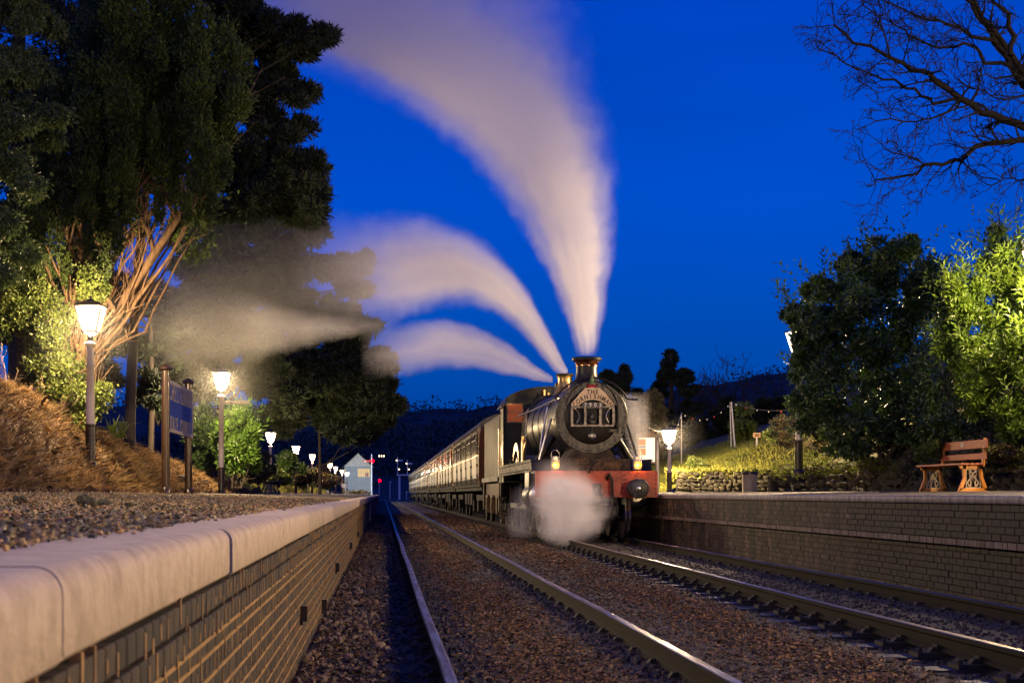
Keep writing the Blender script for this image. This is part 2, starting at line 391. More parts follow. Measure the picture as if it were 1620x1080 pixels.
bk = MB(); bk.bb(-.30, -.045, -2, 215, -.4, ZL-.157); bk.build('wall_core', m_mortar, pl, smooth=None)
def brickmesh(l, h, d, name):
    m = MB(); b = .004
    x0, x1 = -d, 0
    vs = [(-d,0,0),(-d,l,0),(-d,l,h),(-d,0,h),(-b,0,0),(-b,l,0),(-b,l,h),(-b,0,h),(0,b,b),(0,l-b,b),(0,l-b,h-b),(0,b,h-b)]
    fs = [(0,1,5,4),(1,2,6,5),(2,3,7,6),(3,0,4,7),(4,5,9,8),(5,6,10,9),(6,7,11,10),(7,4,8,11),(8,9,10,11)]
    m.add(vs, fs); return m
b1 = brickmesh(.213,.062,.05,'brick').mesh('brick'); b1.materials.append(m_brick)
b2 = brickmesh(.102,.062,.05,'brick').mesh('brick'); b2.materials.append(m_brick)
bigs = []
stuff = MB()
smear = MB()
for c in range(12):
    z = ZL-.158-.075*(c+1)+.006; proud = .006 if c < 2 else -.030
    L_ = .1125 if c < 2 or c % 2 else .225
    y = 2.2+(.056 if c % 2 else 0)
    while y < 62:
        jit = random.uniform(-.0006, .0012)
        ok = 3.4 < y < 9.4
        if c < 2: ok = 2.6 < y < 5.6
        if ok and len(bigs) < 300:
            bigs.append(link('brick', b1 if L_ > .2 else b2, None, pl, (proud+jit-.012+.001, y+.005, z)))
        else:
            l = L_-.011
            stuff.add([(proud+jit-.011,y+.005,z),(proud+jit-.011,y+.005+l,z),(proud+jit-.011,y+.005+l,z+.062),(proud+jit-.011,y+.005,z+.062),
                       (proud-.05,y+.005,z),(proud-.05,y+.005+l,z),(proud-.05,y+.005+l,z+.062),(proud-.05,y+.005,z+.062)],
                      [(0,1,2,3),(4,7,6,5),(0,4,5,1),(3,2,6,7),(0,3,7,4),(1,5,6,2)])
        if random.random() < .8 and y < 40:
            x = proud-.009; hh = random.uniform(.02,.07); z0 = z+random.uniform(-.01,.02); wq = random.uniform(.008,.018)
            smear.bb(x-.02, x+random.uniform(.0006,.0016), y-.002-wq/2, y+wq/2, z0, z0+hh)
        y += L_
    if c >= 1:   # bed joint, struck flush so it catches the light
        smear.bb(-.055, -.0405 if c > 1 else -.008, 2.2, 62, z-.013, z-.001)
stuff.m = [0]*len(stuff.f)
tag(stuff.build('brickwork', m_brick_s, pl, smooth=None), kind='stuff')
tag(smear.build('mortar_joints', m_mortar, pl, smooth=None), kind='stuff')
fw = MB(); fw.bb(-.04,-.035,62,215,-.4,ZL-.16); fw.build('distant_wall', m_brick_s, pl, smooth=None)
pr_ = MB(); pr_.bb(-.03,.02,58,60.5,-.3,ZL-.16); pr_.build('brick_pier', m_coping, pl, smooth=None)
bme = MB(); bme.bb(-.04,.035,-.03,.03,-.05,.05); bme.bb(-.04,.01,-.05,.05,-.07,-.04); bme = bme.mesh('wall_bracket'); bme.materials.append(m_iron)
for (yy, zz) in ((9.9,.20),(13.4,.0),(17.2,.15),(24.5,.15),(31.5,.15)): link('wall_bracket', bme, None, pl, (-.03, yy, zz))
# platform top, rising gently to the bank
def bankh(y): return interp(y, ((0,1.6),(18,2.0),(24,2.35),(30,2.25),(36,1.75),(42,1.45),(50,1.1),(60,.95),(80,.95),(120,.9),(260,.8)))
def footx(y): return interp(y, ((0,-5.0),(20,-5.1),(40,-5.2),(60,-5.4),(90,-6.6),(260,-7)))
def hl(x, y):
    base = ZL+.006+.13*min(1, max(0, (-x-1.1)/4.0))
    fx = footx(y); t = (fx-x)
    if t > 0:
        H = bankh(y); base += H*(1-math.exp(-(t/1.15)**1.25))+.02*t
        base += min(1, t*1.5)*(.14*fbm(x*.8, y*.8)+.05*fbm(x*3, y*3))
    return base+.008*fbm(x*6, y*6)
xs = lin(-.80, -5.2, 30)+lin(-5.35, -9, 26)+lin(-9.5, -60, 24); xs = xs[::-1]
ys = list(np.arange(-2, 12, .5))+list(np.arange(12, 60, .25))+list(np.arange(60, 260, 3))
tag(grid('left_platform_surface', [x for x in xs if x > -5.1], ys, hl, m_plat), kind='structure')
tag(grid('left_bank', [x for x in xs if x < -4.9], ys, hl, m_bank), kind='structure')
def WL0(px, Y): return (px-HOR_X)/FPX*Y
# litter on the platform
n = 34000; X = -.74-RNG.random(n)**1.25*4.4-.05*RNG.normal(size=34000)**2*0+.035*RNG.normal(size=34000); Y = 1.7+30*RNG.random(n)**2.0
Z = np.array([hl(a, b) for a, b in zip(X, Y)])+.006+.012*RNG.random(n)
V, F = leaves([((0,0,0),(0,0,0))], n, .032, .018, up=.2, out=0, rnd=.6, fold=.22); V = V.reshape(n,4,3)*np.array([1,1,.5])+np.stack([X,Y,Z],1)[:,None,:]
o = npmesh('platform_leaf_litter', V.reshape(-1,3), F, m_litter2); tag(o, 'dead leaves scattered over the left platform', 'leaves', kind='stuff')
n = 12000; X = -.74-RNG.random(n)*4.2; Y = 1.9+24*RNG.random(n)**1.9; Z = np.array([hl(a, b) for a, b in zip(X, Y)])
o = rocks(np.stack([X,Y,Z+.002],1), .010+.024*RNG.random(n)**2, m_litter2, 'platform_chippings'); tag(o, 'loose chippings on the left platform', 'gravel', kind='stuff')
CL_ = [(WL0(30,10),10,1.7,'dark round moss clod on the gravel near the left edge of the photo'),(WL0(130,9.2),9.2,2.2,'widest pale green moss clod on the gravel before the first lamp'),(WL0(166,9.6),9.6,1.5,'small green moss clod just right of the widest one'),(WL0(206,9.8),9.8,1.0,'tiny dark moss clod, rightmost of the four on the gravel')]
m_cone = M('mossy_clod', (.10,.11,.06), .9, c2=(.06,.04,.02), sc=30, bump=.004, bsc=80)
for x, y, sc_, lb_ in CL_:
    cm = MB()
    for q in range(9): cm.ball((sc_*random.gauss(0,.011), sc_*random.gauss(0,.009), sc_*(.010+random.uniform(0,.014))), sc_*random.uniform(.010,.018), 7, 5)
    o = cm.build('moss_clump', m_cone, None, (x, y, hl(x,y)+.003)); tag(o, lb_, 'moss', group='moss clods on the left platform')
# dry grass on the bank
n = 70000; Y = 17+42*RNG.random(n)**1.1; X = np.array([footx(b) for b in Y])-.05-5.2*RNG.random(n)**1.3
P = [(a, b, hl(a, b)-.02) for a, b in zip(X, Y)]
tag(blades(P, .26, .012, m_straw, 'dry_bank_grass', lean=.9, dirv=(.5,0,-.3)), 'straw coloured dry grass hanging down the left bank', 'dry grass', kind='stuff')
n = 22000; Y = 60+130*RNG.random(n); X = np.array([footx(b) for b in Y])-.1-4*RNG.random(n)
P = [(a, b, hl(a, b)-.02) for a, b in zip(X, Y)]
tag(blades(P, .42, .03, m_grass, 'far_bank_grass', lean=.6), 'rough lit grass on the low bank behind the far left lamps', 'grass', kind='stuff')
n = 12000; Y = 17+40*RNG.random(n); X = np.array([footx(b) for b in Y])+.3-3.2*RNG.random(n)
Z = np.array([hl(a, b) for a, b in zip(X, Y)])+.02
V, F = leaves([((0,0,0),(0,0,0))], n, .07, .04, up=.2, out=0, rnd=.7); V = V.reshape(n,4,3)+np.stack([X,Y,Z],1)[:,None,:]
tag(npmesh('bank_leaves', V.reshape(-1,3), F, m_litter), 'brown dead leaves caught on the left bank', 'leaves', kind='stuff')
rk = MB()
for i, (px, py, d, s) in enumerate(((112,700,29.5,.16),(184,714,31,.17),(161,732,30.5,.18),(250,745,33,.3),(285,760,36,.35),(297,705,40,.4),(322,745,42,.45),(390,748,50,.6),(405,757,53,.5),(372,765,50,.4))):
    p = WP(px, py, d)
    for k in range(40):   # drop onto the bank surface along the view ray
        if p.z < hl(p.x, p.y)+.03: break
        d += .15; p = WP(px, py, d)
    o = rocks([(0,0,0)], np.array([s]), m_pale if i < 3 else m_rock, 'boulder'); o.location = (p.x, p.y, hl(p.x,p.y)+s*.15)
    tag(o, ['small pale stone on the bank left of the first lamp post','pale stone on the orange bank between first lamp and station sign','pale stone low on the bank right of the first lamp post',
            'dark rock at the foot of the bank under the station sign','dark rock at the far post of the station sign','mossy rock on the bank crest behind the station sign',
            'mossy rock between station sign and second lamp','rock beside the laurel bush by the second lamp','rock low at the right foot of the laurel bush','low rock in front of the laurel bush'][i], 'rock')
# ---------------------------------------------------------------- right platform
XR = 6.2; ZR = .963
prr = empty('right_platform', (XR, 0, 0)); tag(prr, kind='structure')
m = slab(1.79, th=.088, r=.025, flip=-1); rme = m.mesh('coping_slab', 50); rme.materials.append(m_copingr)
y = 4.0
while y < 90:
    link('coping_slab', rme, None, prr, (random.uniform(-.004,.004), y, ZR+random.uniform(-.002,.002))); y += 1.80
cf = MB(); cf.bb(0, .62, y, 215, ZR-.088, ZR); cf.build('distant_coping', m_copingr, prr, smooth=None)
bk = MB(); bk.bb(.10,.35,0,215,-.4,.50); bk.bb(.035,.35,0,215,.50,ZR-.09); bk.build('wall_core', m_mortarr, prr, smooth=None)
rb1 = MB(); rb1.v = [(-v[0], v[1], v[2]) for v in brickmesh(.215,.066,.05,'b').v]; rb1.f = brickmesh(.215,.066,.05,'b').f; rb1.m = [0]*len(rb1.f); rb1 = rb1.mesh('brick'); rb1.materials.append(m_brickr)
stuff = MB(); nb = 0; m_band = M('pale_brick_band', (.17,.125,.095), .75, c2=(.08,.055,.04), sc=2, isl=.3)
band = MB()
rb2 = rb1.copy(); rb2.materials.clear(); rb2.materials.append(m_band)
cand = []
for c in range(14):
    z = ZR-.092-.0745*(c+1)+.004
    x = .03 if c < 5 else .09
    if c == 5: x = .0
    y = 12.6+(.112 if c % 2 else 0)
    while y < 60:
        q = x+random.uniform(-.004,.004); L_ = .225 if c != 5 else .112
        if c != 5 and 14.6 < y < 20.2 and nb < 300:
            nb += 1; link('brick', rb1, None, prr, (q, y+.005, z))
        else:
            l = L_-.010; vv = [(q,y+.005,z),(q,y+.005+l,z),(q,y+.005+l,z+.066),(q,y+.005,z+.066),(q+.06,y+.005,z),(q+.06,y+.005+l,z),(q+.06,y+.005+l,z+.066),(q+.06,y+.005,z+.066)]
            (band if c == 5 else stuff).add(vv, [(0,1,2,3),(4,7,6,5),(0,4,5,1),(3,2,6,7),(0,3,7,4),(1,5,6,2)])
        y += L_
tag(stuff.build('brickwork', m_brickr_s, prr, smooth=None), kind='stuff'); tag(band.build('brick_string_course', m_band, prr, smooth=None), kind='stuff')
def wallx(y): return interp(y, ((0,10.4),(38,10.3),(40.5,10.9),(43,12.4),(60,15),(63,17.5),(250,18)))
def hr(x, y):
    b = ZR-.004+.075*min(1, max(0, (x-6.8)/3.2))
    return b+.004*fbm(x*5, y*5)
tag(grid('right_platform_surface', lin(6.8, 19, 44), list(np.arange(2, 66, .5))+[80,120,215], hr, m_platr), kind='structure')
def bank_r(x, y):
    if y < 41:
        t = max(0, x-10.5); z = 1.62+.62*t**.9
    else:
        t = max(0, x-12.2); z = 1.72+.285*t
        if x < 15.5 and y > 63: z = 1.5+.25*max(0,x-10.5)+.012*(y-63)
    z = min(z, 9+.02*y)
    if 38 < y < 62: z = 1.0+(z-1.0)*min(1, abs(x-11)/6+max(0,(y-52)/10)) if x < 17 else z
    return z+.12*fbm(x*.6, y*.6)+.05*fbm(x*2.5, y*2.5)
tag(grid('right_bank', lin(10.55, 16, 24)+lin(16.5, 60, 30), list(np.arange(8, 41.2, .5)), lambda x, y: bank_r(x, y), m_bankr), kind='structure')
def bank_f(x, y):
    t = max(0, x-12); z = 1.75+.275*t
    z *= min(1, .55+.45*max(0, (x-11.4)/1.2))
    z = min(z, 26)+.10*fbm(x*.6, y*.6)+.05*fbm(x*2.5, y*2.5)
    if z > 1.8: z = 1.8+(z-1.8)*min(1, max(0, (y-61.6)/2.2))
    return z
tag(grid('far_grass_bank', lin(11.3, 22, 50)+lin(22.6, 120, 40), list(np.arange(61.6, 90, .5))+list(np.arange(92, 260, 4)), bank_f, m_bankr), kind='structure')
def bank_c(x, y):
    t = (y-41)/21.; return 1.05*(1-t)+bank_f(x, max(y,61.6))*t*.96+.05*fbm(x, y)
tag(grid('side_bank', lin(15.6, 60, 40), list(np.arange(41, 62.5, .8)), bank_c, m_bankr), kind='structure')
# rubble retaining walls: every face stone its own part
rme_ = []
for i in range(5):
    o = rocks([(0,0,0)], np.array([1.0]), m_rock, 'stone', flat=.95); me = o.data; bpy.data.objects.remove(o)
    me.shade_smooth() if i % 2 else None
    rme_.append(me)
def rubble(name, label, a, b, h, sz, rows, fx=None, top=None):
    root = empty(name, (a[0], a[1], 0)); tag(root, label, 'stone wall')
    A = Vector((a[0], a[1], 0)); D = Vector((b[0]-a[0], b[1]-a[1], 0)); L = D.length; D.normalize(); Nn = Vector((-D.y, D.x, 0))
    core = MB(); 
    z0 = .95
    core.add([v-A for v in (A-Nn*.02+Vector((0,0,z0)), A+D*L-Nn*.02+Vector((0,0,z0)), A+D*L-Nn*.02+Vector((0,0,z0+h)), A-Nn*.02+Vector((0,0,z0+h)),
                 A-Nn*.5+Vector((0,0,z0)), A+D*L-Nn*.5+Vector((0,0,z0)), A+D*L-Nn*.5+Vector((0,0,z0+h)), A-Nn*.5+Vector((0,0,z0+h)))], [(0,1,2,3),(4,7,6,5),(3,2,6,7),(0,3,7,4),(1,5,6,2),(0,4,5,1)])
    core.build('wall_core', m_mortarr, root, smooth=None)
    k = 0; ang = math.atan2(D.y, D.x)
    for r in range(rows):
        t = random.uniform(0, sz/2)
        while t < L and k < 298:
            s = sz*random.uniform(.75,1.45); o = link('stone', random.choice(rme_), None, root)
            p = D*t+Nn*random.uniform(-.07,.02); o.location = (p.x, p.y, z0+h/rows*(r+.5)+random.uniform(-.2,.2)*h/rows)
            o.scale = (s*1.05, .26, h/rows*1.1*random.uniform(.7,1.5)); o.rotation_euler = (0, random.uniform(-.35,.35), ang)
            t += s*.92; k += 1
    return root
rubble('dry_stone_wall', 'low mossy rubble wall behind the orange bench on the right platform', (10.45,20.2), (10.45,39.8), .72, .27, 4)
rubble('dry_stone_wall', 'short rubble wall facing the camera behind the grey bin', (18,61.5), (11.9,61.5), .95, .23, 6)
rubble('dry_stone_wall', 'rubble wall in shadow running back from the mossy corner', (17.3,45.5), (10.6,40.2), .6, .4, 3)
# mossy grass hanging over the walls, bank grasses
P = []
for i in range(16000):
    y = random.uniform(20, 40.5); x = 10.35+random.random()**1.4*1.6; z = 1.66+.5*max(0,x-10.6)+.06*fbm(x*2,y*1.3)-random.random()**2*.25*(x < 10.6)
    P.append((x, y, z+(.0 if fbm(y*.9, 3) > -.05 else -.1)))
tag(blades(P, .16, .02, m_moss, 'mossy_grass', lean=.7, dirv=(-.7,-.1,-.5)), 'dark moss and grass hanging over the low right hand wall', 'moss', kind='stuff')
P = []
for i in range(60000):
    y = 61.7+random.random()**1.5*26; x = 11.5+random.random()**1.2*13; P.append((x, y, bank_f(x, y)-.02))
for i in range(4000):
    x = random.uniform(11.5, 17); P.append((x, 61.45+random.random()*.3, 1.86-random.random()**2*.3*(fbm(x*1.3, 5) > -.1)))
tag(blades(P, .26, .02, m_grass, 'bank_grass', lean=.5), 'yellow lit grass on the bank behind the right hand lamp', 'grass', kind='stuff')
P = []
for i in range(9000):
    y = random.uniform(22, 41); x = 10.7+random.random()*7; P.append((x, y, bank_r(x, y)-.03))
for i in range(26000):
    y = random.uniform(41.2, 61.4); x = 15.7+random.random()**1.5*12; P.append((x, y, bank_c(x, y)-.03))
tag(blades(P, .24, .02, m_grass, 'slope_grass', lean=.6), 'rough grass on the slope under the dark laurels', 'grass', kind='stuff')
# hills
def ridge(name, Y0, pts, depth, mat, rough, label=None, wood=None, ls=5, nl=30000):
    xs_ = [((p[0]-HOR_X)/FPX*Y0, CAMZ-(p[1]-HOR_Y)/FPX*Y0) for p in pts]
    X_ = lin(xs_[0][0], xs_[-1][0], 160)
    def H(x, y):
        t = (y-(Y0-depth))/depth; f = math.sin(min(1.6, max(0, t)*PI/2)) if t < 1 else 1-.1*(t-1)
        return -2+(interp(x, xs_)+2)*f+rough*fbm(x*.02, y*.02)*min(1, t+.2)
    o = grid(name, X_, lin(Y0-depth, Y0+depth*.6, 26), H, mat); tag(o, kind='structure')
    if wood:
        xs2 = RNG.uniform(X_[0], X_[-1], 900); ys2 = Y0-depth*.9+RNG.random(900)**.6*depth*1.1
        bl = [((a, b, H(a, b)+ls*.3), (ls*random.uniform(.6,1.3), ls, ls*random.uniform(.5,1.0)), 1) for a, b in zip(xs2, ys2)]
        V, F = leaves(bl, nl, ls*.32, ls*.2, up=.3); q = npmesh(wood, V, F, mat); tag(q, label, 'wood', kind='stuff')
ridge('valley_hill', 520, ((250,715),(420,715),(560,712),(620,704),(680,697),(720,693),(760,687),(830,677),(900,672),(1000,672),(1100,672)), 160, m_hill, 2, 'dark wooded hillside beyond the signals', 'hillside_wood', 5, 50000)
ridge('distant_hill', 1500, ((-900,640),(300,650),(700,655),(900,640),(1060,622),(1112,612),(1160,608),(1228,600),(1300,596),(1500,590),(1900,600),(2600,640)), 500, m_hill, 8, 'far hill ridge with woods right of the engine', 'ridge_wood', 9, 30000)
# ================================================================== TRAIN
TX, TY = 4.74, 33.7
m_blk = M('engine_black', (.006,.006,.006), .30, c2=(.018,.014,.011), sc=2.5, bump=.002, bsc=30, r2=.5, spec=.35)
m_und = M('underframe_black', (.006,.005,.005), .7, spec=.08)
m_boiler = M('boiler_paint', (.012,.013,.009), .28, c2=(.022,.020,.014), sc=1.6, bump=.0015, bsc=18, r2=.42, spec=.7)
m_cop = M('copper', (.75,.30,.14), .22, m=1, c2=(.35,.16,.08), sc=8)
m_brass = M('brass', (.45,.30,.13), .35, m=1, c2=(.2,.14,.07), sc=9)
m_bright = M('bright_steel', (.62,.60,.56), .28, m=1, c2=(.3,.27,.23), sc=8)
m_ring = M('smokebox_steel', (.085,.078,.068), .36, m=.3, spec=.4, c2=(.018,.015,.013), sc=5, stretch=(3,3,.8), bump=.002, bsc=25)
m_red = M('buffer_beam_red', (.48,.060,.018), .45, c2=(.26,.035,.012), sc=5, bump=.001, bsc=50, lo=.45, hi=.75)
m_rivet = M('rivet_dark', (.10,.02,.012), .6)
m_head = M('headboard_cream', (.82,.62,.34), .5, c2=(.7,.5,.26), sc=6)
m_ink = M('sign_black', (.012,.012,.012), .4)
m_white = M('white_paint', (.72,.69,.62), .5, c2=(.55,.52,.46), sc=6)
m_grime = M('tan_grime', (.10,.065,.035), .6, c2=(.02,.015,.011), sc=7, spec=.2)
m_oil = glassm('oil_lamp_flame', (1.0,.27,.02), 3.2, .5)
m_dark = M('dull_black', (.006,.006,.006), .8)  # plain near-black for hose, rivets and cab floor
def rivets(mb, pts, r=.014, axis='y', h=.012):
    for (x, y, z) in pts: mb.ball((x, y, z), (r, h, r) if axis == 'y' else (h, r, r), 6, 4)

eng = empty('steam_locomotive', (TX, TY, 0), 'black steam locomotive with red buffer beam, copper capped chimney and curved headboard', 'locomotive')
def E(mb, name, mat, **k): return mb.build(name, mat, eng, **k)
# frames, buffer beam, footplate
m = MB(); m.bb(-1.36,1.36,-.02,.03,.905,1.49); beam = E(m, 'buffer_beam', m_red, bevel=.006, smooth=None)
m = MB(); pts = []
for x in lin(-1.31,1.31,14): pts += [(x,-.03,1.455)]
for x in lin(-1.31,1.31,14): pts += [(x,-.03,.94)]
for z in lin(1.0,1.4,5): pts += [(x,-.03,z) for x in (-1.31,-.62,-.56,.56,.62,1.31)]
for a in range(8):
    for s in (-1,1): pts.append((s*.87+.29*math.cos(a*PI/4), -.03, 1.13+.25*math.sin(a*PI/4)))
rivets(m, pts, .016); m.build('rivets', m_rivet, beam)
m = MB(); m.bb(-1.36,1.36,.03,.95,1.455,1.485); m.bb(-.62,-.57,.03,10.4,.75,1.46); m.bb(.57,.62,.03,10.4,.75,1.46); m.bb(-.57,.57,.03,.06,.95,1.45)
E(m, 'frames', m_blk, smooth=None)
for s in (-1, 1):
    t = empty('buffer', (s*.87, 0, 1.10)); t.parent = eng
    m = MB(); m.lathe([(.205,0),(.205,-.03),(.14,-.05),(.135,-.26),(.115,-.27)], axis='y'); m.build('buffer_body', m_blk, t, smooth=30)
    m = MB(); m.lathe([(.07,-.20),(.07,-.44)], axis='y'); m.lathe([(.06,-.44),(.215,-.445),(.222,-.46),(.215,-.475),(.15,-.492),(0.001,-.50)], axis='y', n=36)
    m.build('buffer_head', m_ring, t, smooth=30)
    m = MB(); m.ball((0,-.49,0),(.07,.02,.07)); m.build('polished_centre', m_bright, t)
# drawhook, coupling, vacuum pipe, guard irons, steps
m = MB(); m.tube([(0,-.02,1.08),(0,-.18,1.08),(0,-.26,1.12),(0,-.24,1.18)], [.035,.035,.03,.02], 8); m.box((0,-.03,1.08),(.2,.04,.26))
for s in (-1,1): m.tube([(s*.05,-.20,1.08),(s*.07,-.26,.95),(s*.08,-.2,.84)], .016, 6)
m.cyl((-.12,-.26,.95),(.12,-.26,.95),.028,n=8); m.tube([(-.07,-.2,.84),(-.05,-.24,.70),(.05,-.24,.70),(.07,-.2,.84)], .018, 6)
E(m, 'screw_coupling', m_blk)
m = MB(); m.tube([(.22,.02,1.30),(.22,-.10,1.34),(.27,-.16,1.44),(.31,-.17,1.30),(.33,-.15,1.0),(.34,-.12,.72),(.26,-.12,.58),(.20,-.12,.66)], .035, 8)
m.tube([(-.18,-.02,1.45),(-.12,-.09,1.62),(-.02,-.11,1.70)], .03, 8)
E(m, 'vacuum_hose', m_blk)
m = MB(); m.tube([(.42,0,.9),(.44,-.10,.72),(.42,-.12,.5),(.36,-.1,.42),(.32,-.08,.55),(.32,-.02,.8)], .028, 8); E(m, 'heating_hose', m_dark)
for s in (-1,1):
    m = MB(); m.prism([(.05,.92),(-.02,.4),(-.02,.16),(.04,.12),(.09,.2),(.12,.5),(.25,.92)], 'x', s*.72-.02, s*.72+.02); E(m, 'guard_iron', m_grime, smooth=None)
# front platform and saddle
m = MB(); m.prism([(-.66,1.485),(.66,1.485),(.66,1.72),(.56,1.80),(.42,2.0),(-.42,2.0),(-.56,1.80),(-.66,1.72)], 'y', .80, 2.2)
m.bb(-.80,.80,.30,.34,1.485,1.76); m.bb(-.80,.80,.34,.8,1.74,1.76); sad = E(m, 'cylinder_saddle', m_grime, smooth=None)
m = MB(); rivets(m, [(x,.29,z) for x in lin(-.74,.74,12) for z in (1.53,1.71)], .02); m.build('rivets', m_dark, sad)
# raised running plates, valance
for s in (-1,1):
    m = MB(); a, b = (s*.62, s*1.36) if s > 0 else (s*1.36, s*.62)
    m.bb(a,b,.86,10.5,1.735,1.76)
    m.prism([(.03,1.46),(.03,1.49),(.75,1.49),(.86,1.76),(.89,1.76),(.80,1.47)], 'x', a, b)
    E(m, 'running_plate', m_blk, smooth=None)
    m = MB(); x0 = s*1.36; m.bb(x0-.012,x0+.012,.86,10.5,1.50,1.755); m.bb(x0-.03,x0+.03,.86,10.5,1.755,1.772); m.bb(x0-.03,x0+.03,.86,10.5,1.49,1.505)
    v = E(m, 'valance', m_bright if False else M('valance_highlights', (.11,.095,.07), .5, m=.0, c2=(.010,.009,.008), spec=.2, r2=.7, sc=9, lo=.45, hi=.58), smooth=None)  # non-metal; the pale patches are highlights painted into the colour
    m = MB(); rivets(m, [(x0+s*.014, y, z) for y in np.arange(1.0,10.4,.22) for z in (1.54,1.71)], .016, 'x'); m.build('rivets', m_dark, v)
# wheels
def wheel(name, r, y, x, nsp, crank=False):
    w_ = empty(name, (x, y, r)); w_.parent = eng
    return fill_wheel(w_, r, nsp, 1 if x > 0 else -1)
def fill_wheel(w_, r, nsp, s):
    m = MB(); m.lathe([(r-.11,-.06),(r-.10,.065),(r,.065),(r+.005,-.04),(r+.028,-.05),(r+.028,-.075),(r-.11,-.075)], axis='x', n=36)
    if s < 0: m.v = [(-a,b,c) for a,b,c in m.v]
    m.build('tyre', m_bright, w_, smooth=30)
    m = MB(); m.lathe([(.15 if r > .6 else .10,-.08),(.15 if r > .6 else .10,.09)], axis='x', n=16)
    for i in range(nsp):
        a = 2*PI*i/nsp; m.tube([(0,.1*math.cos(a),.1*math.sin(a)),(0,(r-.09)*math.cos(a),(r-.09)*math.sin(a))], [.035,.024], 5)
    m.build('spokes', m_und, w_)
    return w_
for y in (.76,.76+2.13):
    for s in (-1,1): wheel('bogie_wheel', .457, y, s*.755, 10)
for y in (4.54,6.68,9.04):
    for s in (-1,1): wheel('driving_wheel', .915, y, s*.755, 18)
m = MB()
for y in (.76,2.89,4.54,6.68,9.04): m.cyl((-.75,y,.457 if y < 3 else .915),(.75,y,.457 if y < 3 else .915),.09,n=10)
m.bb(-.5,.5,.4,3.3,.5,.72); m.bb(-.4,.4,3.4,9.6,.55,.9); E(m, 'axles_and_bogie_frame', m_blk, smooth=40)
# cylinders, steam pipes, motion
for s in (-1,1):
    t = empty('cylinder', (s*1.10, 1.95, .93)); t.parent = eng
    m = MB(); m.lathe([(.24,-.60),(.32,-.59),(.33,-.56),(.33,.52),(.31,.56),(.24,.57)], axis='y', n=28); m.bb(-.30,.26,-.5,.48,.1,.62) if s > 0 else m.bb(-.26,.30,-.5,.48,.1,.62)
    m.build('casing', m_blk, t)
    m = MB(); m.lathe([(.001,-.66),(.13,-.655),(.15,-.63),(.26,-.61),(.27,-.60)], axis='y'); m.build('front_cover', m_bright, t)
    m = MB(); m.tube([(s*.10,.03,.60),(-s*.02,.03,.85),(-s*.22,.04,1.18),(-s*.38,.05,1.42)], [.09,.085,.085,.085], 14); m.build('steam_pipe', m_blk, t)
    m = MB()
    for q in (-1,1): m.bb(s*.0-.03,s*.0+.03,.62,2.35,q*.16-.03,q*.16+.03)
    m.bb(-.06,.06,1.0,1.3,-.16,.16); m.tube([(0,.5,0),(0,1.2,0)],.035,8); m.build('slide_bars', m_bright, t)
    m = MB(); m.tube([(0,1.15,0),(s*.02,4.72,-.25)],[.05,.06],6); m.bb(-.045,.045,2.5,7.2,-.33,-.20) ; m.build('coupling_rod', m_bright, t)
    m = MB(); m.bb(-.06,.16 if s > 0 else .06,2.28,2.36,-.55,.80); m.build('motion_bracket', m_grime, t, smooth=None)
    m = MB(); x = s*1.22; m.bb(x-.16,x+.16,9.75,9.9,.62,.65); m.bb(x-.16,x+.16,9.75,9.9,.36,.39); m.bb(x-.15,x-.12,9.8,9.83,.36,1.5); m.bb(x+.12,x+.15,9.8,9.83,.36,1.5); E(m, 'footstep', m_grime, smooth=None)
# splashers with nameplate
for s in (-1,1):
    for q, y in enumerate((4.54,6.68,9.04)):
        t = empty('splasher', (s*.98, y, 0)); t.parent = eng
        def arc(r, n=17): return [(r*math.cos(PI*i/(n-1)), .915+r*math.sin(PI*i/(n-1))) for i in range(n)]
        R = 1.04; pl_ = [(a, b) for a, b in arc(R, 25) if b > 1.76]
        m = MB(); pl2 = [(pl_[0][0]+.02,1.76)]+pl_+[(pl_[-1][0]-.02,1.76)]
        m.prism(pl2, 'x', -.20, .20); m.build('splasher_box', m_blk, t, smooth=30)
        if q == 1:
            m = MB(); outer = [(a*1.0,b) for a, b in arc(1.42,31) if abs(a) < .92]; inner = [(a,b) for a, b in arc(1.22,31) if abs(a) < .86][::-1]
            m.prism(outer+inner, 'x', s*.21-.02, s*.21+.02); m.build('nameplate', m_brass, t, smooth=30)
m = MB(); m.bb(-1.28,-1.18,4.0,4.35,1.76,2.30); m.cyl((-1.23,4.17,2.30),(-1.23,4.17,2.42),.05,n=8); m.tube([(-1.24,3.98,1.8),(-1.26,3.95,2.0),(-1.2,3.96,2.25)],.03,6); E(m, 'lubricator', m_brass)
# boiler
BZ = 2.72
m = MB()
m.lathe([(.80,.84),(.82,.85),(.82,2.45),(.80,2.46)], (0,0,BZ), 'y', 48); sb = E(m, 'smokebox', m_blk, smooth=30)
m = MB(); m.lathe([(.79,2.46),(.80,2.50),(.83,4.6),(.90,6.9),(.90,7.0)], (0,0,BZ+.0), 'y', 48)
boil = E(m, 'boiler', m_boiler, smooth=30)
m = MB()
for y, r in ((2.5,.812),(3.5,.825),(4.55,.842),(5.7,.878),(6.9,.912)):
    m = MB(); m.lathe([(r,y-.035),(r+.004,y-.03),(r+.004,y+.03),(r,y+.035)], (0,0,BZ), 'y', 48)
    m.build('boiler_band', m_blk, boil, smooth=30)
def fbp(w_, zt):
    pts = [(-w_,1.76),(-w_*1.02,2.2),(-w_*.99,2.9)]
    for i in range(9):
        a = PI-PI*i/8; pts.append((w_*.80*math.cos(a)-w_*.17*(1 if math.cos(a) < 0 else -1 if math.cos(a) > 0 else 0), zt-.55+.55*math.sin(a)))
    return pts+[(w_*.99,2.9),(w_*1.02,2.2),(w_,1.76)]
m = MB()
A = fbp(.90,3.66); B = fbp(.84,3.58); k = len(A)
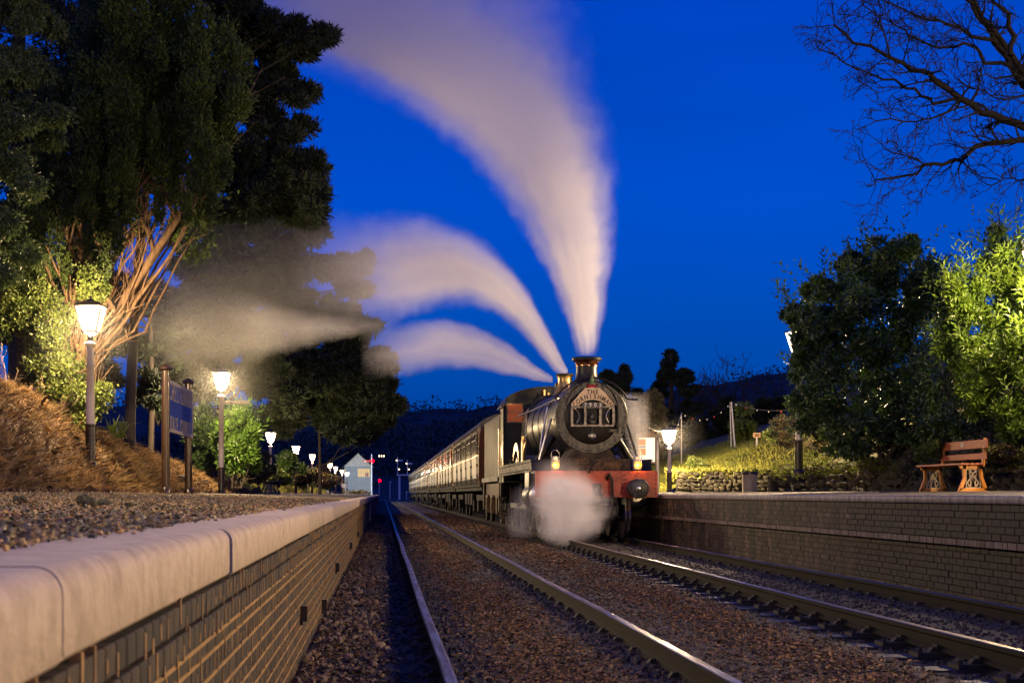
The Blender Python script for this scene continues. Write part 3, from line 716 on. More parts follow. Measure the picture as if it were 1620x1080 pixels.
m.add([(x,6.95,z) for x,z in A]+[(x,9.1,z) for x,z in B], [tuple(range(k))[::-1], tuple(range(k,2*k))]+[(i,(i+1)%k,(i+1)%k+k,i+k) for i in range(k)])
E(m, 'firebox', m_boiler, smooth=40)
# smokebox ring and door
m = MB(); m.lathe([(.80,.86),(.825,.84),(.825,.80),(.81,.785),(.615,.785),(.60,.80),(.60,.84)], (0,0,BZ), 'y', 64)
ring = E(m, 'smokebox_ring', m_ring, smooth=30)
m = MB(); rivets(m, [(.765*math.cos(a), .783, BZ+.765*math.sin(a)) for a in [2*PI*i/40 for i in range(40)]], .022)
m.build('rivets', m_blk, ring)
m = MB(); m.lathe([(.60,.80),(.60,.775),(.58,.76),(.50,.735),(.35,.715),(.15,.703),(.001,.70)], (0,0,BZ), 'y', 56); door = E(m, 'smokebox_door', M('door_black', (.005,.005,.005), .45, spec=.25), smooth=30)
m = MB(); m.cyl((.585,.745,BZ-.36),(.585,.745,BZ+.36),.022,n=8)
for z in (-.3,.3): m.box((.47,.745,BZ+z),(.26,.02,.06))
m.build('hinge', m_ring, door)
m = MB(); m.cyl((0,.72,BZ),(0,.62,BZ),.045,n=14); m.tube([(0,.64,BZ),(.10,.63,BZ-.13)],.014,6); m.tube([(0,.61,BZ),(-.03,.60,BZ-.17)],.014,6); m.lathe([(.06,.66),(.06,.69)],(0,0,BZ),'y',14)
m.build('door_dart', m_ring, door)
m = MB(); m.tube([(.62*math.cos(a), .77, BZ+.05+.78*math.sin(a)) for a in [math.radians(q) for q in range(18,163,9)]], .014, 6)
for q in (18,90,162): a = math.radians(q); m.cyl((.62*math.cos(a),.77,BZ+.05+.78*math.sin(a)),(.62*math.cos(a),.84,BZ+.05+.78*math.sin(a)),.02,n=6)
# peak-like handrail rim seen over the door
m.tube([(.93*math.cos(a), .80, BZ+.0+.90*math.sin(a)) for a in [math.radians(q) for q in range(27,154,7)]], .022, 6)
m.tube([(.83,.80,BZ+.41),(1.05,.78,BZ+.40)],.018,6)
m.build('front_handrail', m_blk, eng)
# chimney
cy_ = 1.62
m = MB(); m.lathe([(.42,3.42),(.38,3.50),(.29,3.60),(.255,3.70),(.245,3.80),(.245,3.98)], (0,cy_,0), 'z', 40); chim = E(m, 'chimney', m_blk, smooth=35)
m = MB(); m.lathe([(.247,3.94),(.262,3.95),(.262,3.965),(.25,3.98),(.262,4.03),(.29,4.06)], (0,cy_,0), 'z', 40); m.build('copper_cap', m_cop, chim, smooth=35)
m = MB(); m.lathe([(.29,4.06),(.345,4.09),(.350,4.12),(.335,4.15),(.25,4.15),(.22,4.10),(.20,3.9)], (0,cy_,0), 'z', 40); m.build('chimney_lip', m_blk, chim, smooth=35)
# safety valve bonnet, whistles
m = MB(); m.lathe([(.34,3.52),(.27,3.62),(.215,3.74),(.19,3.86),(.185,3.98),(.20,4.04)], (0,5.85,0), 'z', 32); bon = E(m, 'safety_valve_bonnet', m_brass, smooth=35)
m = MB(); m.lathe([(.20,4.04),(.235,4.06),(.235,4.09),(.21,4.11),(.15,4.10)], (0,5.85,0), 'z', 32); m.build('bonnet_rim', m_grime, bon, smooth=35)
m = MB(); m.bb(-.16,.16,6.7,7.6,3.55,3.82); m.lathe([(.10,3.8),(.10,3.93),(.03,3.97)], (-.05,6.9,0),'z',12); E(m, 'top_feed_casing', m_blk)
m = MB()
for x, h in ((-.22,.30),(-.10,.22)): m.cyl((x,8.85,3.6),(x,8.85,3.6+h),.035,n=8)
m.box((-.16,8.83,3.62),(.3,.03,.2)); E(m, 'whistles', m_brass)
# handrails
for s in (-1,1):
    m = MB(); m.tube([(s*.74,.86,3.16),(s*.79,1.8,3.155),(s*.83,3.5,3.14),(s*.93,5.6,3.12),(s*1.02,7.2,3.11),(s*1.06,9.0,3.10)], .017, 7)
    for y, r in ((1.2,.78),(2.4,.82),(3.6,.86),(4.9,.92),(6.2,.99),(7.6,1.05)): m.cyl((s*(r-.12),y,3.14),(s*r*.985,y,3.14),.022,n=6)
    E(m, 'boiler_handrail', m_bright)
    m = MB(); m.tube([(s*.55,2.3,3.35),(s*.80,2.6,3.05),(s*.93,2.55,2.4),(s*1.05,2.1,1.78)], .026, 7); E(m, 'feed_pipe', m_bright)
    m = MB(); m.tube([(s*.86,1.35,2.72),(s*.97,1.32,2.35),(s*1.13,1.3,1.77)], .030, 8); E(m, 'side_pipe', m_bright)
# cab
CB = 9.05
for s in (1,-1):
    m = MB(); x = s*1.33
    m.prism([(CB+1.45,1.3),(CB+1.45,2.35),(CB+.92,2.42),(CB+.92,3.48),(CB,3.48),(CB,1.3)], 'x', x-.02, x+.02)
    cab = E(m, 'cab_side', M('cab_paint', (.012,.016,.010), .5, c2=(.03,.03,.02), sc=3, spec=.2), smooth=None)
m = MB()
for s in (-1,1):
    x = s*1.352; m.bb(x-.008,x+.008,CB+.0,CB+.05,1.5,3.5); m.bb(x-.008,x+.008,CB+.88,CB+.92,2.42,3.45); m.bb(x-.008,x+.008,CB+.2,CB+.75,2.02,2.35)
m.cyl((-1.36,CB+1.40,1.5),(-1.36,CB+1.40,2.8),.016,n=6); m.cyl((-1.36,CB+.97,1.5),(-1.36,CB+.97,2.8),.016,n=6)
m.build('number_plate', m_brass, cab, smooth=None)
# cab front with spectacle windows
m = MB()
def roofz(x): return 3.46+.56*math.sqrt(max(0, 1-(x/1.40)**2))*.98
top = [(x, roofz(x)-.02) for x in lin(-1.33,1.33,21)]
m.prism([(1.33,1.76),(1.33,3.0),(.86,3.0),(.86,1.76)], 'y', CB, CB+.03); m.prism([(-1.33,1.76),(-1.33,3.0),(-.86,3.0),(-.86,1.76)][::-1], 'y', CB, CB+.03)
up = [p for p in top]; m.prism([(-1.33,3.52)]+up[1:-1]+[(1.33,3.52)], 'y', CB, CB+.03); 
m.prism([(-.80,3.0),(.80,3.0),(.80,3.52),(-.80,3.52)], 'y', CB, CB+.03); m.bb(-1.33,-1.24,CB,CB+.03,3.0,3.52); m.bb(1.24,1.33,CB,CB+.03,3.0,3.52)
E(m, 'cab_front', m_blk, smooth=None)
for s in (-1,1):
    x0, x1 = (s*.80, s*1.24) if s > 0 else (s*1.24, s*.80)
    m = MB(); m.bb(x0,x1,CB+.01,CB+.02,3.0,3.52); wd = E(m, 'spectacle_window', M('cab_glow_glass', (.25,.06,.02), .2, emit=.16, ec=(1,.22,.05)), smooth=None)
    m = MB(); m.bb(x0-.01,x0+.02,CB-.012,CB+.0,2.99,3.53); m.bb(x1-.02,x1+.01,CB-.012,CB,2.99,3.53); m.bb(x0+.02,x1-.02,CB-.012,CB,2.99,3.02); m.bb(x0+.02,x1-.02,CB-.012,CB,3.27,3.295); m.bb(x0+.02,x1-.02,CB-.012,CB,3.50,3.53)
    m.build('window_rim', m_brass, wd, smooth=None)
m = MB(); xs_ = lin(-1.40,1.40,25); k = 25
vs = [(x, y, roofz(x)+dz) for y, dz in ((CB-.12,0),(CB+1.75,0)) for x in xs_]+[(x, y, roofz(x)-.035) for y in (CB-.12,CB+1.75) for x in xs_]
fs = [(i,i+1,k+i+1,k+i) for i in range(k-1)]+[(2*k+i,3*k+i,3*k+i+1,2*k+i+1) for i in range(k-1)]+[(i,2*k+i,2*k+i+1,i+1) for i in range(k-1)]+[(k+i,k+i+1,3*k+i+1,3*k+i) for i in range(k-1)]+[(0,k,3*k,2*k),(k-1,3*k-1,4*k-1,2*k-1)]
m.add(vs, fs); E(m, 'cab_roof', m_blk, smooth=30)
m = MB(); m.bb(-1.3,1.3,CB+.03,CB+1.6,1.3,1.36); m.bb(-.8,.8,CB+.05,CB+.5,1.36,2.9); E(m, 'cab_floor_and_backhead', m_dark, smooth=None)
# lamps on the beam
def headlamp(x, y, z, label):
    t = empty('head_lamp', (TX+x, TY+y, z), label, 'oil lamp', 'oil headlamps on the buffer beam')
    m = MB(); m.box((0,0,.13),(.15,.15,.20)); m.lathe([(.075,.23),(.06,.27),(.062,.31),(.05,.33),(.001,.34)],(0,0,0),'z',14); m.build('lamp_case', M('lamp_white', (.62,.58,.52), .4), t, bevel=.01)
    m = MB(); m.lathe([(.078,-.08),(.080,-.10),(.05,-.112),(.001,-.115)],(0,0,.13),'y',18); m.build('lens', m_oil, t)
    m = MB(); m.lathe([(.078,-.075),(.088,-.075),(.088,-.10),(.081,-.10)],(0,0,.13),'y',18); m.build('lens_rim', m_brass, t)
    m = MB(); m.tube([(-.09,0,.08),(-.09,0,.38)]+[(.09*math.cos(a),0,.38+.09*math.sin(a)) for a in [PI-PI*i/8 for i in range(9)]]+[(.09,0,.08)], .007, 6); m.build('handle', m_bright, t)
    l = bpy.data.lights.new('lamp_flame', 'POINT'); l.energy = 16; l.color = (1,.45,.12); l.shadow_soft_size = .04
    lo = bpy.data.objects.new('lamp_flame', l); COL.objects.link(lo); lo.location = (0,-.16,.13); lo.parent = t
headlamp(-.90, .12, 1.49, 'lit white oil lamp with tall wire handle at the left end of the buffer beam')
headlamp(.93, .12, 1.49, 'lit white oil lamp above the round buffer at the right end of the beam')
# headboard
HB = empty('headboard', (TX, TY+.60, 0), 'cream curved headboard reading THE CORNISHMAN on top of the smokebox', 'headboard')
HC = (0, 2.66)
def pol(r, a): return (r*math.sin(a), HC[1]+r*math.cos(a))
outer = [pol(.60,a) for a in lin(-1.02,-.42,7)]; 
outer = [pol(.58,-.98),pol(.60,-.92),pol(.605,-.78),pol(.62,-.60),pol(.66,-.46),(-.19,3.345),(-.17,3.375),(.17,3.375),(.19,3.345),pol(.66,.46),pol(.62,.60),pol(.605,.78),pol(.60,.92),pol(.58,.98)]
outer = [(x*1.0, z) for x, z in outer]
inner = [pol(.45,a) for a in lin(1.05,-1.05,21)]
m = MB(); m.prism(outer+inner, 'y', 0, .025); m.build('board', m_head, HB, smooth=None)
m = MB(); 
def letters(mb, s, size, r=None, c=(0,0), step=.1, y=-.003, flat=True):
    n = len(s)
    for i, ch in enumerate(s):
        if ch == ' ': continue
        me = textmesh(ch, size, .003)
        u = (i-(n-1)/2)*step
        if r is None: mat4 = Matrix.Translation((c[0]+u, y, c[1])) @ Matrix.Rotation(PI/2, 4, 'X') @ Matrix.Diagonal((.85,1,1,1))
        else:
            a = u/r; mat4 = Matrix.Translation((r*math.sin(a), y, c[1]+r*math.cos(a))) @ Matrix.Rotation(a, 4, 'Y') @ Matrix.Rotation(PI/2, 4, 'X') @ Matrix.Diagonal((.8,1,1,1))
        q_ = MB(); addmesh(q_, me, mat4); q_.build('letter' if s.isalpha() else 'digit', mb[0], mb[1], smooth=None)
m = (m_ink, HB)
letters(m, 'CORNISHMAN', .150, r=.522, c=(0,HC[1]), step=.101); letters(m, 'THE', .135, c=(0,3.285), step=.095)
orn = MB(); orn.lathe([(.085,3.58),(.03,3.64),(.06,3.64),(.02,3.71),(.04,3.71),(.001,3.80)], (0,0,0), 'z', 10)
t = empty('christmas_tree_ornament', (TX+.0, TY+.72, -.12), 'tiny green Christmas tree ornament on a red and white base above the headboard', 'ornament')
orn.build('tree', M('tinsel_green', (.05,.22,.04), .5, c2=(.3,.3,.1), sc=30), t); m = MB(); m.ball((0,0,3.54),(.115,.07,.045)); m.build('red_base', M('bow_red', (.5,.02,.02), .4), t)
m = MB(); m.ball((0,-.01,3.49),(.075,.06,.04)); m.build('white_base', m_white, t)
# number plate & reporting frame
NP = empty('number_board', (TX, TY+.57, 2.985), 'black smokebox number board reading 7903 under the headboard', 'number board')
m = MB(); m.bb(-.235,.235,0,.02,-.055,.055); m.build('board', M('plate_grey', (.09,.085,.08), .4, c2=(.03,.03,.03), sc=12), NP, smooth=None)
letters((m_white, NP), '7903', .135, c=(0,0), step=.112)
FR = empty('train_number_frame', (TX, TY+.58, 2.735), 'weathered steel frame with three number slots on the smokebox door', 'number frame')
m = MB(); W_ = .49; H_ = .21; c_ = .035
for z in (-H_, H_): m.bb(-W_,W_,0,.03,z-c_/1.6,z+c_/1.6)
for x in (-W_+.02,-.17,.17,W_-.02): m.bb(x-.028,x+.028,-.004,.034,-H_+.02,H_-.02)
m.build('frame', M('worn_steel', (.30,.27,.22), .4, m=.5, c2=(.07,.055,.045), sc=14, bump=.002, bsc=60), FR, smooth=None)
m = MB()
for s in (-1,1):
    m.tube([(s*.345+s*.02,.01,.15),(s*.345-s*.04,.005,.05),(s*.345-s*.04,.005,-.04),(s*.345+s*.02,.01,-.15)], .012, 5)
m.build('number_strip', m_bright, FR)
m = MB(); m.bb(-.06,.06,-.02,0,-.15,-.10); m.tube([(-.07,0,-.12),(-.05,0,.0),(0,0,.09),(.05,0,0),(.07,0,-.12)],.014,6); m.build('hook', m_ring, FR)
BD = empty('oval_badge', (TX, TY+.68, 2.30), 'small oval badge hanging on a thin rod low on the smokebox door', 'badge')
m = MB(); m.lathe([(.085,0),(.085,.01)],(0,0,0),'y',24); m.v = [(x,y,z*.75) for x,y,z in m.v]; m.build('plate', m_ink, BD, smooth=None)
m = MB(); k = 24; m.tube([(.085*math.cos(2*PI*i/k),-.004,.064*math.sin(2*PI*i/k)) for i in range(k+1)], .007, 5); m.cyl((0,-.0,.07),(0,0,.24),.006,n=5); m.build('rim', m_bright, BD)
m = MB(); addmesh(m, textmesh('X', .09, .002), Matrix.Translation((0,-.006,0)) @ Matrix.Rotation(PI/2,4,'X')); m.build('letter', m_bright, BD, smooth=None)
for s in (-1,1): m = MB(); m.tube([(s*.055,-.006,-.025),(s*.055,-.006,.025)],.005,4); m.build('stroke', m_bright, BD, smooth=None)
# ------------------------------------------------------------------ tender
td = empty('tender', (TX, TY+10.9, 0), 'high slab sided dark tender coupled behind the locomotive', 'tender')
m = MB(); m.bb(-1.30,1.30,.25,6.9,1.42,3.38); m.build('tank', M('tender_side', (.028,.023,.015), .45, m=.0, c2=(.018,.014,.010), sc=3, stretch=(1,6,.2), bump=.004, bsc=5, spec=.15, r2=.75), td, bevel=.05)
m = MB(); m.bb(-1.36,1.36,0,7.1,1.36,1.42); m.bb(-1.2,1.2,.1,7.1,.8,1.36); m.build('frame', m_und, td, smooth=None)
m = MB(); m.prism([(-1.0,3.38),(-.6,3.72),(.6,3.72),(1.0,3.38)], 'y', 1.2, 4.6); m.build('coal_heap', M('coal', (.015,.015,.016), .5, bump=.08, bsc=6), td, smooth=None)
m = MB(); m.bb(-1.24,-1.20,.2,6.9,.92,1.30)
for y in (1.4,3.65,5.9):
    m.box((-1.24,y,.62),(.14,.34,.5)); m.bb(-1.30,-1.22,y-.5,y+.5,.86,.95)
for y in (.15,6.95): m.bb(-1.34,-1.1,y-.14,y+.14,.45,.5); m.bb(-1.34,-1.1,y-.14,y+.14,.85,.9); m.bb(-1.33,-1.30,y-.14,y+.14,.45,1.4)
m.build('axlebox', m_grime, td, smooth=None)
m = MB(); m.bb(-1.375,-1.365,0,7.1,1.36,1.50); rr = [( -1.38, y, 1.43) for y in np.arange(.15,7,.25)]; m.build('valance', MATS['valance_highlights'], td, smooth=None)
for y in (1.4,3.65,5.9):
    for s in (-1,1):
        w_ = empty('tender_wheel', (s*.755, y, .63)); w_.parent = td; fill_wheel(w_, .63, 12, s)
m = MB(); m.cyl((-1.34,.12,1.5),(-1.34,.12,2.9),.018,n=6); m.build('handrail', m_bright, td)
# ------------------------------------------------------------------ coaches
m_cup = M('coach_upper', (.055,.020,.012), .6, c2=(.035,.013,.009), sc=2, spec=.12, bump=.002, bsc=8)
m_clow = M('coach_lower', (.026,.012,.009), .48, c2=(.018,.013,.010), sc=2, spec=.25, bump=.002, bsc=8, r2=.5)
m_roof = M('coach_roof', (.05,.05,.05), .7); m_glass = M('dark_glass', (.012,.010,.010), .08, spec=.8)
m_glow = M('red_lit_glass', (.02,.01,.01), .12, emit=.55, ec=(1,.05,.02))
m_frm = M('window_frame', (.06,.045,.03), .5, spec=.2); m_gap = M('door_gap', (.01,.009,.008), .7)
CL = 19.7
def coach(loc, label, glow):
    t = empty('railway_coach', loc, label, 'coach', 'coaches behind the engine')
    m = MB()
    prof = [(-1.30,1.30),(-1.37,1.55),(-1.37,2.35)]; prof2 = [(-1.37,2.35),(-1.36,2.8),(-1.30,3.36)]
    sec = prof+prof2[1:]; full = sec+[(-x,z) for x,z in sec[::-1]]; k = len(full)
    m.v = [(x,0,z) for x,z in full]+[(x,CL,z) for x,z in full]; 
    for i in range(k): m.f.append((i,(i+1)%k,(i+1)%k+k,i+k)); z = (full[i][1]+full[(i+1)%k][1])/2; m.m.append(1 if z < 2.34 else 0)
    m.f.append(tuple(range(k))[::-1]); m.f.append(tuple(range(k,2*k))); m.m += [0,0]
    m.build('body', [m_cup, m_clow], t, smooth=None)
    m = MB(); rf = [(-1.34,3.34)]+[(1.36*math.cos(PI-PI*i/14), 3.36+.50*math.sin(PI-PI*i/14)) for i in range(15)]+[(1.34,3.34)]
    m.prism(rf, 'y', -.05, CL+.05)
    for y in lin(2,17.6,5): m.cyl((0,y,3.84),(0,y,3.93),.12,n=8)
    m.build('roof', m_roof, t, smooth=30)
    m = MB(); m.bb(-1.2,1.2,.1,CL-.1,1.14,1.30); m.bb(-.5,.5,5,15,.55,1.14); m.bb(-1.25,-1.15,0.2,CL-.2,1.1,1.3)
    for y in (3,16.7): m.bb(-1.15,1.15,y-1.9,y+1.9,.55,.95); m.bb(-1.3,-1.1,y-1.6,y-1.0,.35,.75); m.bb(-1.3,-1.1,y+1.0,y+1.6,.35,.75)
    for y in (7.5,9.5,11.5): m.bb(-1.2,-.6,y-.6,y+.6,.55,1.0)
    m.bb(-.45,.45,-.28,0,1.2,3.2); m.bb(-1.33,-1.28,.1,CL-.1,1.24,1.31)
    m.build('underframe', m_und, t, smooth=None)
    for y in (1.7,4.3,15.4,18.0):
        for s in (-1,1):
            m = MB(); m.lathe([(.40,-.05),(.46,.05),(.46,-.03),(.49,-.06),(.1,-.06),(.1,.06)], (s*.755, y, .46), 'x', 20); m.build('wheel', m_und, t, smooth=30)
    def win(y0, y1, z0=2.42, z1=3.14, mat=None):
        m = MB(); xs = -1.385; m.bb(xs,xs+.06,y0,y1,z0,z1); f = m.build('window', mat or m_glass, t, smooth=None)
        m = MB(); q = .035; m.bb(xs-.012,xs+.03,y0-q,y1+q,z0-q,z0); m.bb(xs-.012,xs+.03,y0-q,y1+q,z1,z1+q); m.bb(xs-.012,xs+.03,y0-q,y0,z0,z1); m.bb(xs-.012,xs+.03,y1,y1+q,z0,z1)
        if y1-y0 > .9: m.bb(xs-.010,xs+.02,y0,y1,z1-.22,z1-.19)
        m.build('window_frame', m_frm, f, smooth=None)
    nb = 5; pitch = (CL-1.2)/nb
    for b in range(nb):
        y = .6+b*pitch
        win(y+.95, y+2.05, mat=m_glow if glow and b % 2 == 0 else None); win(y+2.35, y+3.4, mat=m_glow if glow and b % 2 else None)
        m = MB(); 
        for q in (y+.08, y+.72): m.bb(-1.385,-1.36,q-.008,q+.008,1.34,3.24)
        m.bb(-1.40,-1.37,y+.1,y+.7,1.36,1.40)
        d = m.build('door', m_gap, t, smooth=None); m = MB(); m.box((-1.42,y+.64,2.22),(.04,.12,.03)); m.build('handle', m_brass, d, smooth=None)
        m = MB()
        for z in (1.62,2.0,2.9): m.box((-1.40,y+.06,z),(.05,.04,.10))
        m.build('hinge', m_gap, d, smooth=None)
        win(y+.22, y+.58)
    m = MB(); m.bb(-1.383,-1.36,.05,CL-.05,2.33,2.355); m.bb(-1.39,-1.34,.02,.06,1.34,3.34); m.bb(-1.39,-1.34,CL-.06,CL-.02,1.34,3.34); m.build('waist_beading', m_brass, t, smooth=None)
    return t
names = ['first coach, directly behind the tender, with dark windows', 'second coach of the train, its windows glowing red', 'third coach of the train, red lights in its windows', 'fourth coach of the train, dim red lit windows',
         'fifth coach of the train, small in the distance', 'sixth coach of the train, next to last before the signals', 'last coach of the train, at its far end by the signals']
cA = coach((TX, 53.35, 0), names[0], False)
for i in range(1, 7):
    if i == 1: cB = coach((TX, 53.35+20.2*i, 0), names[1], True)
    else:
        c = copy_tree(cB if i < 4 else cA); c.location = (TX, 53.35+20.2*i, 0); c['label'] = names[i]
# ================================================================== STATION FURNITURE
m_glassL = glassm('lantern_glass', (1.0,.86,.62), 1.2)
m_glassW = glassm('lantern_glass_white', (.80,1.0,.95), 1.5)
m_post = M('cream_post', (.74,.66,.52), .45, c2=(.36,.30,.22), sc=4, stretch=(1,1,.3))
m_frameL = M('lantern_frame', (.28,.17,.11), .5, c2=(.12,.07,.05), sc=20)
LG = []
def lamp(X, Y, zb, H, label, glass=None, arm=False, power=1.0, scale=1.0, group='lit station lamps', color=None, copy=None):
    t = empty('station_lamp', (X, Y, zb), label, 'lamp', group)
    h = H-.62   # height of the lantern's seat
    m = MB(); m.lathe([(.13,0),(.13,.06),(.095,.10),(.095,.76),(.11,.78),(.11,.81)], (0,0,0), 'z', 16); m.build('base', m_iron, t)
    m = MB(); m.lathe([(.088,.81),(.072,h-.62),(.085,h-.60),(.085,h-.57),(.068,h-.55),(.064,h-.22),(.105,h-.19),(.11,h-.15),(.07,h-.13),(.05,h-.10)], (0,0,0), 'z', 16); m.build('post', m_post, t)
    m = MB(); m.lathe([(.05,h-.12),(.058,h-.02),(.03,h)], (0,0,0), 'z', 10)
    for sx_ in (-1,1):
        for sy in (-1,1): m.tube([(0,0,h-.03),(sx_*.09,sy*.09,h+.02),(sx_*.125,sy*.125,h+.06)], .010, 5)
    m.build('bracket', m_iron, t)
    # tapered four-sided lantern
    a, b, z0, z1 = .125, .25, h+.06, h+.54
    m = MB()
    for sx_ in (-1,1):
        for sy in (-1,1): m.tube([(sx_*a,sy*a,z0),(sx_*b,sy*b,z1)], .014, 4)
    for q, z in ((a,z0),(b,z1)):
        for s in (-1,1): m.bb(-q-.015,q+.015,s*q-.015,s*q+.015,z-.014,z+.014); m.bb(s*q-.015,s*q+.015,-q+.016,q-.016,z-.014,z+.014)
    m.build('lantern_frame', m_frameL, t, smooth=None)
    m = MB()
    a2, b2 = a-.004, b-.004
    P0 = [(-a2,-a2,z0),(a2,-a2,z0),(a2,a2,z0),(-a2,a2,z0)]; P1 = [(-b2,-b2,z1),(b2,-b2,z1),(b2,b2,z1),(-b2,b2,z1)]
    m.add(P0+P1, [(0,1,5,4),(1,2,6,5),(2,3,7,6),(3,0,4,7)]); m.build('pane', glass or m_glassL, t, smooth=None)
    m = MB(); q = b+.03; m.add([(-q,-q,z1+.015),(q,-q,z1+.015),(q,q,z1+.015),(-q,q,z1+.015),(-.10,-.10,z1+.10),(.10,-.10,z1+.10),(.10,.10,z1+.10),(-.10,.10,z1+.10)], [(0,3,2,1),(4,5,6,7),(0,1,5,4),(1,2,6,5),(2,3,7,6),(3,0,4,7)])
    m.lathe([(.09,z1+.10),(.06,z1+.14),(.02,z1+.16),(.025,z1+.19),(.001,z1+.21)], (0,0,0), 'z', 8); m.build('lantern_roof', m_iron, t, smooth=None)
    if arm: m = MB(); m.bb(.06,.86,-.03,.03,h-.38,h-.30); m.bb(.06,.88,-.012,.012,h-.42,h-.395); m.build('sign_arm', m_post, t, smooth=None)
    l = bpy.data.lights.new('lamp_light', 'POINT'); l.energy = LAMP_W*power; l.color = color or LAMP_C; l.shadow_soft_size = .07
    o = bpy.data.objects.new('lamp_light', l); COL.objects.link(o); o.location = (0,0,z0+.24); o.parent = t
    return t
def zl(x, y): return hl(x, y)-.02
L1 = WP(143,775,28.6); L2 = WP(350,777,46)
lamp(L1.x, 28.6, zl(L1.x,28.6), 3.10, 'large lit lamp with cream post, nearest on the left platform, under the big tree', power=.85)
lamp(L2.x, 46, zl(L2.x,46), 3.75, 'lit lamp with a small sign arm, beside the green laurel, right of the station sign', arm=True, power=1.5)
far = [(428,77,3.45,'third lit lamp on the left, rising behind the old bench'), (468,98,3.45,'fourth lit lamp on the left, right of the bench'), (494,120,3.45,'yellowish lit lamp, fifth on the left, by the dark shrub'),
       (522,148,3.45,'sixth lit lamp on the left, first of the far cluster'), (531,168,3.45,'seventh lit lamp on the left, in the middle of the far cluster'), (541,190,3.4,'eighth lit lamp on the left, next to last before the signal box'), (549,209,3.4,'bluish white lamp, last on the left, right before the signal box')]
for i, (px, Y, H, lb) in enumerate(far):
    X = (px-HOR_X)/FPX*Y; z = zl(X, Y)
    lamp(X, Y, z, CAMZ+(781-(677,700,714,729,735,740,744)[i])/FPX*Y-z-.15, lb, glass=m_glassW if i == 6 else None, power=.8 if i < 3 else 1.0, color=(1,.62,.25) if i == 2 else (.85,1,.95) if i == 6 else None)
R1 = WP(1059,774,60); lamp(R1.x, 60, hr(R1.x,60)-.02, CAMZ+(781-672)/40-1.03-.13, 'lit lamp right of the engine in front of the yellow grass bank', power=2.2)
R2X = (1256-606)/2400*36; lamp(R2X+.12, 36.0, 1.45, 3.45, 'lamp half hidden behind the left edge of the dark laurel', power=1.3)
lamp(10.0, 22.9, hr(10,22.9)-.02, 3.75, 'lamp at the right edge that lights the yellow green bush', power=.48)
# the row goes on behind the camera
for (x, y, p) in ((-5.6,9.5,.35),(13.0,6.2,2.7),(9.4,-9,.35),(-5.6,-8,.12)):
    z = zl(x, y) if x < 0 else hr(x, y)-.02
    lamp(x, y, z, 3.6, {(-5.6,9.5):'lamp on the left platform out of frame to the left', (13.0,6.2):'lamp on the right platform out of frame to the right', (9.4,-9):'lamp on the right platform behind the camera', (-5.6,-8):'lamp on the left platform behind the camera'}[(x,y)], power=p)
# running-in board
m_blue = M('sign_blue', (.02,.05,.30), .4, c2=(.012,.03,.20), sc=3); m_choc = M('brown_iron', (.016,.008,.005), .28, c2=(.035,.017,.009), sc=6, stretch=(3,3,.5)); m_cream = M('sign_cream', (.36,.31,.25), .5)
SA = WP(262,778,31.0); SB = WP(298,777,35.3); g = zl(SA.x,31)
sg = empty('station_sign', (SA.x, 31.0, g), 'blue station name board reading CHELTENHAM RACE COURSE between two brown posts', 'station sign')
dx = SB.x-SA.x; Lb = 4.3
for y, xx, zz in ((0,0,0),(Lb,dx,zl(SB.x,35.3)-g)):
    p = empty('sign_post', (xx,y,zz)); p.parent = sg
    hh = CAMZ+(781-(586 if y == 0 else 607))/FPX*(31+y)-g-zz
    m = MB(); m.lathe([(.085,-.05),(.085,hh),(.07,hh+.01)], (0,0,0), 'z', 12); m.lathe([(.11,0),(.11,.12),(.085,.16)], (0,0,0), 'z', 12); m.build('post', m_choc, p)
    m = MB(); m.lathe([(.10,hh),(.15,hh+.03),(.14,hh+.06),(.04,hh+.11),(.02,hh+.13),(.001,hh+.14)], (0,0,0), 'z', 12); m.build('finial', m_choc, p)
z0 = CAMZ+(781-681)/FPX*31-g; z1 = CAMZ+(781-598)/FPX*31-g
bdm = MB(); bdm.bb(-.02,.02,.18,Lb-.18,z0+.07,z1-.07); bdm.build('board', m_blue, sg, smooth=None)
m = MB(); m.bb(-.035,.035,.09,Lb-.09,z0,z0+.07); m.bb(-.035,.035,.09,Lb-.09,z1-.07,z1); m.bb(-.035,.035,.09,.18,z0+.07,z1-.07); m.bb(-.035,.035,Lb-.18,Lb-.09,z0+.07,z1-.07); m.build('frame', m_cream, sg, smooth=None)
m = MB()
for s, size, z, st in (('CHELTENHAM', .62, (z0+z1)/2+.30, .385), ('RACE COURSE', .50, (z0+z1)/2-.38, .33)):
    for i, ch in enumerate(s):
        if ch == ' ': continue
        me = textmesh(ch, size*.92, .012, .0); u = Lb/2+(i-(len(s)-1)/2)*st*.95
        m = MB(); addmesh(m, me, Matrix.Translation((.022, u, z)) @ Matrix.Rotation(PI/2,4,'Z') @ Matrix.Rotation(PI/2,4,'X') @ Matrix.Diagonal((.82,1,1,1))); m.build('letter', m_cream, sg, smooth=None)
